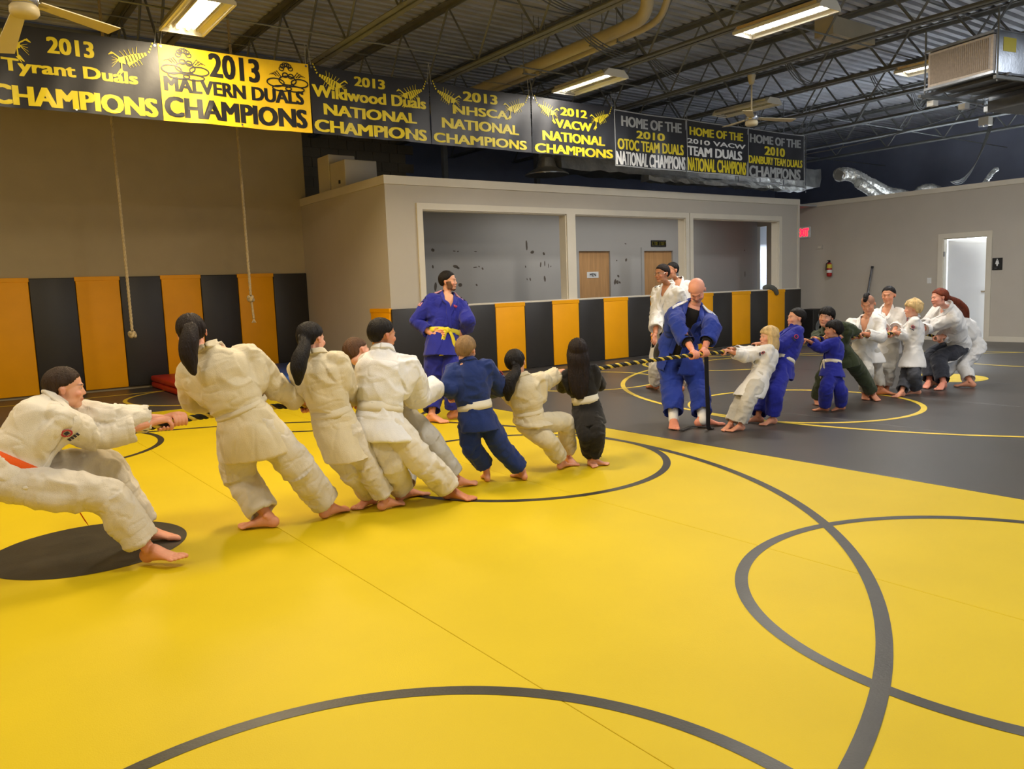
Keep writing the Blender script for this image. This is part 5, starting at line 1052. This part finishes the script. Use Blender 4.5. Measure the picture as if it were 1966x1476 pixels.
        if hair == 'mop':
            for k in range(7): x0 = -.24+k*.08; Hr.ell(hp_(x0, .28-.3*x0*x0*3, .27), X*.06*hh, Y*.06*hh, Z*.085*hh, 10, 7)
        if hair in ('pony',):
            P = [hp_(0, -.36, .12)]+[np.array(v) for v in ptail]; rr = [.14, .19, .24, .22, .10]
            Hr.limb(P, [r*hh for r in rr[:len(P)]], 14, 5)
            mb2 = Blob(); mb2.ball(hp_(0, -.44, .12), .12*hh); 
        if hair == 'long':
            P = ptail; n = len(P); Hr.loft([(np.array(q), rr_*X, ff_*Y) for q, rr_, ff_ in P], 18, 5)
        if hair == 'bob':
            for k in range(13):
                a = math.radians(-205+k*230/12-12.5+10); dx, dy = math.cos(a)*.34, -.05+math.sin(a)*.36
                Hr.limb([hp_(dx*.85, dy*.85, .1), hp_(dx*1.1, dy*1.1, -.15), hp_(dx*1.2, dy*1.18, -.42), hp_(dx*1.25, dy*1.2, -.6-.05*(k % 3))], [.08*hh, .085*hh, .075*hh, .03*hh], 9, 3)
        V, N, F = Hr.fuse(min(.006, vox*1.1), 1)
        q = (V-c)/hh; xx, zz, yy = q@X, q@Z, q@Y
        ang = np.arctan2(yy+.07, xx)
        n1 = vnoise(np.stack([ang*9, zz*2.2+yy, xx*3], 1), seed+9); n2 = vnoise(np.stack([ang*20, zz*3, yy*3], 1), seed+8)
        V = V+N*((n1*.55+n2*.45)*(.0035 if hair in ('short', 'buzz') else .009 if hair in ('mop', 'curly', 'bob') else .006))[:, None]
        ho = mk('hair', V, F, hairmat(hcol), root)
        if hair == 'pony':
            mb = MB(); a_ = hp_(0, -.40, .115); b_ = np.array(ptail[0]); mb.tube([a_, a_+unit(b_-a_)*.02], .042*hh*3.0, 12); mb.build('hair_tie', M_BK, ho)
    # ---------------- shoulder emblem
    if patch:
        for s in patch:
            sh, e = p['s'+s], p['e'+s]; out = unit(sh-neck); a_ = sh+(e-sh)*.28+out*.06*S
            ctr, nrm, _, _ = bvh.find_nearest(Vector(a_)); ctr = np.array(ctr); nrm = np.array(nrm); dd = unit(np.array(e)-sh); dd = unit(dd-nrm*np.dot(dd, nrm)); sd = np.cross(nrm, dd)
            def pp(u, v): return ctr+dd*u*S+sd*v*S+nrm*.009
            mb = MB()
            for k in range(16):
                a0, a1 = 2*PI*k/16, 2*PI*(k+.8)/16
                mb.poly([pp(.018*math.cos(a0), .018*math.sin(a0)), pp(.018*math.cos(a1), .018*math.sin(a1)), pp(.012*math.cos(a1), .012*math.sin(a1)), pp(.012*math.cos(a0), .012*math.sin(a0))], nrm*-.003)
            mb.build('emblem', mat('emblem_red', (190, 60, 84), .6, var=0), root); mb = MB()
            for k in range(4): mb.poly([pp(.024, -.02+k*.011), pp(.036, -.02+k*.011), pp(.036, -.013+k*.011), pp(.024, -.012+k*.011)], nrm*-.003)
            mb.poly([pp(-.006, -.006), pp(.006, -.008), pp(.008, .006), pp(-.004, .007)], nrm*-.003); mb.build('emblem', mat('emblem_dark', (40, 36, 60) if gi not in ('royal', 'blue', 'navy') else (226, 226, 232), .6, var=0), root)
    if extra: extra(p, root, bvh, dict(S=S, up=up, L=L, rc=rc, fc=fc, rp=rp, fp=fp, chest=chest, hp=hp_, X=X, Y=Y, Z=Z, hh=hh, hd=hd))
    return root
HP = {'P2': [(1.235, 4.8, 1.254), (1.213, 4.76, 1.188), (1.196, 4.74, 1.104), (1.212, 4.72, 1.015)], 'P3': [(1.881, 4.74, 1.111), (1.834, 4.7, 1.043), (1.807, 4.68, 0.97), (1.802, 4.68, 0.9)], 'P7': [(3.512, 4.76, 0.811), (3.435, 4.73, 0.75), (3.405, 4.72, 0.677), (3.398, 4.72, 0.62)], 'R8': [(10.233, 4.82, 1.092), (10.435, 4.8, 1.026), (10.561, 4.78, 0.936), (10.629, 4.77, 0.835)]}
def longback(key, n=4, pts=None, w=.06):
    return pts
def ex_c1(p, root, bvh, k):
    S, neck, up, rc, fc = k['S'], p['neck'], k['up'], k['rc'], k['fc']
    for sg, s in ((1, 'R'), (-1, 'L')):
        a = neck+rc*sg*.055*S-up*.01*S; b = p['s'+s]+(p['e'+s]-p['s'+s])*.35+rc*sg*.05*S
        pts = [a+(b-a)*t+up*.04*S*(1-t) for t in np.linspace(0, 1, 8)]
        V, F = strip(bvh, pts, .032*S, .002, .003); mk('shoulder_patch', V, F, mat('patch_pink', (206, 150, 160), .7, var=.05), root, label='pinkish shoulder patch')
        for i in range(5):
            t = .15+i*.16; q = a+(b-a)*t+up*.04*S*(1-t); V, F = strip(bvh, [q-fc*.01*S, q+fc*.012*S], .010*S, .0085, .002); mk('patch_print', V, F, mat('patch_navy', (34, 30, 70), .7, var=0), root)
    q = k['chest'](-.055, .68); V, F = strip(bvh, [q, q+up*.03*S], .03*S, .004, .002); mk('emblem', V, F, mat('emblem_red', (190, 60, 84), .6), root)
def ex_c2(p, root, bvh, k):
    S, neck, up, rc, fc = k['S'], p['neck'], k['up'], k['rc'], k['fc']; white = mat('stripe_white', (226, 230, 238), .7, var=0)
    for sg, s in ((1, 'R'), (-1, 'L')):
        for j in range(3):
            a = neck+rc*sg*.06*S+fc*(.0+.014*j)*S+up*.02*S; b = p['s'+s]+rc*sg*.03*S+fc*(.0+.014*j)*S+up*.03*S+unit(p['e'+s]-p['s'+s])*.02*S
            V, F = strip(bvh, [a+(b-a)*t for t in np.linspace(0, 1, 8)], .006*S, .003, .002); mk('shoulder_stripe', V, F, white, root, label='white shoulder stripe')
    # black shirt
    B = Blob(); pel = p['pel']; L = k['L']
    def tr(t, a, b): c = pel+up*L*t; return (c, rc*a*S, unit(np.cross(up, rc))*b*S)
    B.loft([tr(-.42, .105, .105), tr(-.25, .118, .112), tr(-.05, .112, .098), tr(.12, .102, .088), tr(.5, .098, .078), tr(.8, .1, .074), tr(.97, .05, .05)], 20, 3); V, N, F = B.fuse(.01, 1)
    mk('shirt', V, F, cloth('black'), root, label='black shirt under the open jacket')
    for s in 'RL':
        a = p['a'+s]; kk = p['k'+s]; d = unit(kk-a); B = Blob(); B.limb([a-d*.03, a+d*.03, a+d*.10], [.0285*S, .0272*S, .0295*S], 16, 2); V, N, F = B.fuse(.006, 1); V[:, 2] = np.maximum(V[:, 2], .003); mk('ankle_tape', V, F, cloth('bright'), root, label='white ankle tape')
        e, w_ = p['e'+s], p['w'+s]; c = e+(w_-e)*.80; B = Blob(); B.limb([e+(w_-e)*.6, c], [.03*S, .026*S], 14, 2, cav1=.02); V, N, F = B.fuse(.007, 1); mk('cuff', V, F, cloth('black'), root, label='black shirt cuff')
def ex_glasses(p, root, bvh, k):
    hp_, hh, X, Y, Z = k['hp'], k['hh'], k['X'], k['Y'], k['Z']; mb = MB()
    for sx in (1, -1):
        c = [hp_(.125*sx+.095*math.cos(a), .375, .01+.07*math.sin(a)) for a in np.linspace(0, 2*PI, 17)]
        mb.tube(c, .0016, 5); mb.tube([hp_(.22*sx, .37, .03), hp_(.31*sx, .2, .03), hp_(.345*sx, -.05, .02)], .0016, 5)
    mb.tube([hp_(-.03, .38, .02), hp_(.03, .38, .02)], .0016, 5); mb.build('glasses', M_CHROME, root)
    q = p['neck']+k['rc']*.075*k['S']+k['up']*.0
    for j in range(3):
        a = q+k['fc']*(-.0+.02*j)*k['S']; V, F = strip(bvh, [a+k['rc']*-.01, a+k['rc']*.04*k['S']], .007, .003, .002); mk('shoulder_mark', V, F, M_BK, root)
NEAR = 'near team pulling the rope'; FAR = 'far team pulling the rope'
person('P1', 'boy with brown crew cut and orange belt leaning back at the rope end', gi='white', pants='pants', belt='orange', hair='short', hcol='sbrown', vox=.0048, patch='R', W=1.05, sleeve=.72, sw=1.05)
person('P2', 'tall girl with long ponytail seen from behind pulling in cream uniform', gi='cream', pants='pants', belt='cream', hair='pony', hcol='dark', vox=.005, ptail=HP['P2'], sleeve=.95, W=1.03, hem=.15, sw=1.1, beltw=.65, flare=1.08)
person('P3', 'shorter ponytailed girl in cream uniform just in front of the tall girl', gi='cream', pants='pants', belt='cream', hair='pony', hcol='black', vox=.005, ptail=HP['P3'], sleeve=.9, W=1.0, hem=.18, sw=1.1, flare=1.0, beltw=1.2)
person('P4', 'brown haired boy mostly hidden behind the black haired boy in white', gi='white', pants='greyw', belt='belt', hair='short', hcol='brown', vox=.0052, sleeve=.75)
person('P5', 'boy with short black hair in white uniform and white belt, seen from behind', gi='bright', pants='white', belt='belt', hair='short', hcol='black', skin='tan', vox=.005, sleeve=.85, W=1.08, sw=1.25, flare=1.0, beltw=1.35)
person('P6', 'small boy with light brown hair in blue uniform and white belt seen from behind', gi='navy', pants='navy', belt='belt', hair='short', hcol='lbrown', vox=.0052, sleeve=.9, patch='R', W=1.08, beltw=1.5, sw=1.15)
person('P7', 'little girl with low dark ponytail leaning back in cream uniform, knee bent', gi='cream', pants='cream', belt='cream', hair='pony', hcol='black', vox=.0052, ptail=HP['P7'], sleeve=.85, W=1.05, hem=.06, sw=1.2, flare=1.0, beltw=.9)
hx = {k: np.array(v) for k, v in PEOPLE['P8'].items() if isinstance(v, list)}
X8, Y8, Z8 = headframe(PEOPLE['P8']['hf']); c8 = hx['head']
person('P8', 'little girl with long loose dark hair in black uniform and white belt', gi='black', pants='black', belt='belt', hair='long', hcol='dark', vox=.0052, sleeve=.9, W=1.0, hem=.15, beltw=1.6,
       ptail=[(c8+Z8*.02, .085, .085), (c8-Y8*.035-Z8*.05, .092, .08), (c8-Y8*.07-Z8*.13, .085, .045), (c8-Y8*.09-Z8*.22, .085, .035), (c8-Y8*.10-Z8*.31, .07, .03), (c8-Y8*.10-Z8*.37, .03, .02)])
person('C1', 'smiling man in blue uniform with yellow belt standing with hands on hips', gi='royal', pants='royal', belt='yellow', hair='short', hcol='black', skin='fair', vox=.006, sleeve=.78, vneck=.5, W=1.0, beard='dark', extra=ex_c1, flare=1.05, sw=1.0)
person('C2', 'bald man in open blue uniform bending over to hold the rope middle', gi='blue', pants='blue', belt=None, hair='bald', hcol='brown', skin='pink', vox=.006, sleeve=.72, vneck=1.2, W=1.02, hem=.14, legh=.86, beard='grey', extra=ex_c2, flare=1.0, sw=.95)
person('C3', 'man with glasses and grey black hair in white uniform behind the bald man', gi='bright', pants='bright', belt='blackbelt', hair='short', hcol='dark', skin='tan', vox=.006, sleeve=.75, vneck=.2, W=1.05, extra=ex_glasses, legh=.93)
person('C4', 'dark haired man in white whose head shows behind the man with glasses', gi='bright', pants='bright', belt='blackbelt', hair='buzz', hcol='black', skin='tan', vox=.0065, vneck=.18)
person('R1', 'small child with long blond hair in white uniform, first on the far side', gi='bright', pants='greyw', belt=None, hair='bob', hcol='blond', vox=.0055, sleeve=.9, W=1.08, hem=.2, patch='L', legh=.93)
person('R2', 'dark haired boy in royal blue uniform right behind the blond child', gi='royal', pants='royal', belt='belt', hair='short', hcol='black', vox=.006, sleeve=.85, patch='L', W=1.08, vneck=0)
person('R3', 'smallest boy in royal blue uniform with white belt, facing left', gi='royal', pants='royal', belt='belt', hair='mop', hcol='black', skin='tan', vox=.0058, sleeve=.9, W=1.08, flare=1.05, legh=.97)
person('R4', 'boy in dark olive green uniform with legs spread behind the smallest boy', gi='green', pants='green', belt=None, hair='mop', hcol='black', skin='fair', vox=.006, sleeve=.9, W=1.0)
person('R5', 'boy with a mohawk and shaved sides in white uniform looking down', gi='bright', pants='greyw', belt=None, hair='mohawk', hcol='black', skin='warm', vox=.006, sleeve=.8, vneck=.36, patch='L', W=1.0, flare=.9, sw=.95)
person('R6', 'boy with black crew cut in white uniform standing behind the mohawk boy', gi='bright', pants='greyw', belt=None, hair='buzz', hcol='black', skin='warm', vox=.006, sleeve=.85, vneck=.25, patch='L', W=1.05)
person('R7', 'child with curly blond hair in white jacket and grey trousers', gi='bright', pants='grey', belt=None, hair='curly', hcol='blond', vox=.006, sleeve=.85, patch='L', W=1.05, hem=.14)
person('R8', 'girl with long red ponytail in white jacket and dark grey leggings', gi='bright', pants='dkgrey', belt=None, hair='pony', hcol='red', skin='pink', vox=.006, ptail=HP['R8'], sleeve=.9, W=1.0, hem=.18, vneck=0)
person('R9', 'crouching child in white uniform almost hidden behind the red haired girl', gi='bright', pants='bright', belt=None, hair='short', hcol='sbrown', vox=.0065)
# the bald man's untied black belt hanging from his hand to the mat
P = catmull([(5.84, 4.93, .72), (5.87, 4.95, .5), (5.93, 4.99, .2), (5.97, 5.02, .03), (6.05, 5.05, .012), (5.98, 5.22, .014), (5.86, 5.2, .012), (5.74, 5.16, .012)], 6)
V = []; F = []
for i, q in enumerate(P):
    t = unit(P[min(i+1, len(P)-1)]-P[max(i-1, 0)]); s_ = unit(np.cross(t, (.35, .94, 0) if i < 20 else (0, 0, 1)))
    if i >= 20: n_ = np.array([0, 0, 1.])
    else: n_ = np.cross(s_, t)
    for (a, b) in ((-1, -1), (1, -1), (1, 1), (-1, 1)): V.append(q+s_*a*.021+n_*b*.003)
for i in range(len(P)-1):
    for j in range(4): F.append((i*4+j, i*4+(j+1) % 4, i*4+4+(j+1) % 4, i*4+4+j))
mb = MB(); mb.add(V, F); tag(mb.build('untied_belt', cloth('blackbelt')), 'loose black belt hanging from the bald man hands onto the black mat', 'belt')
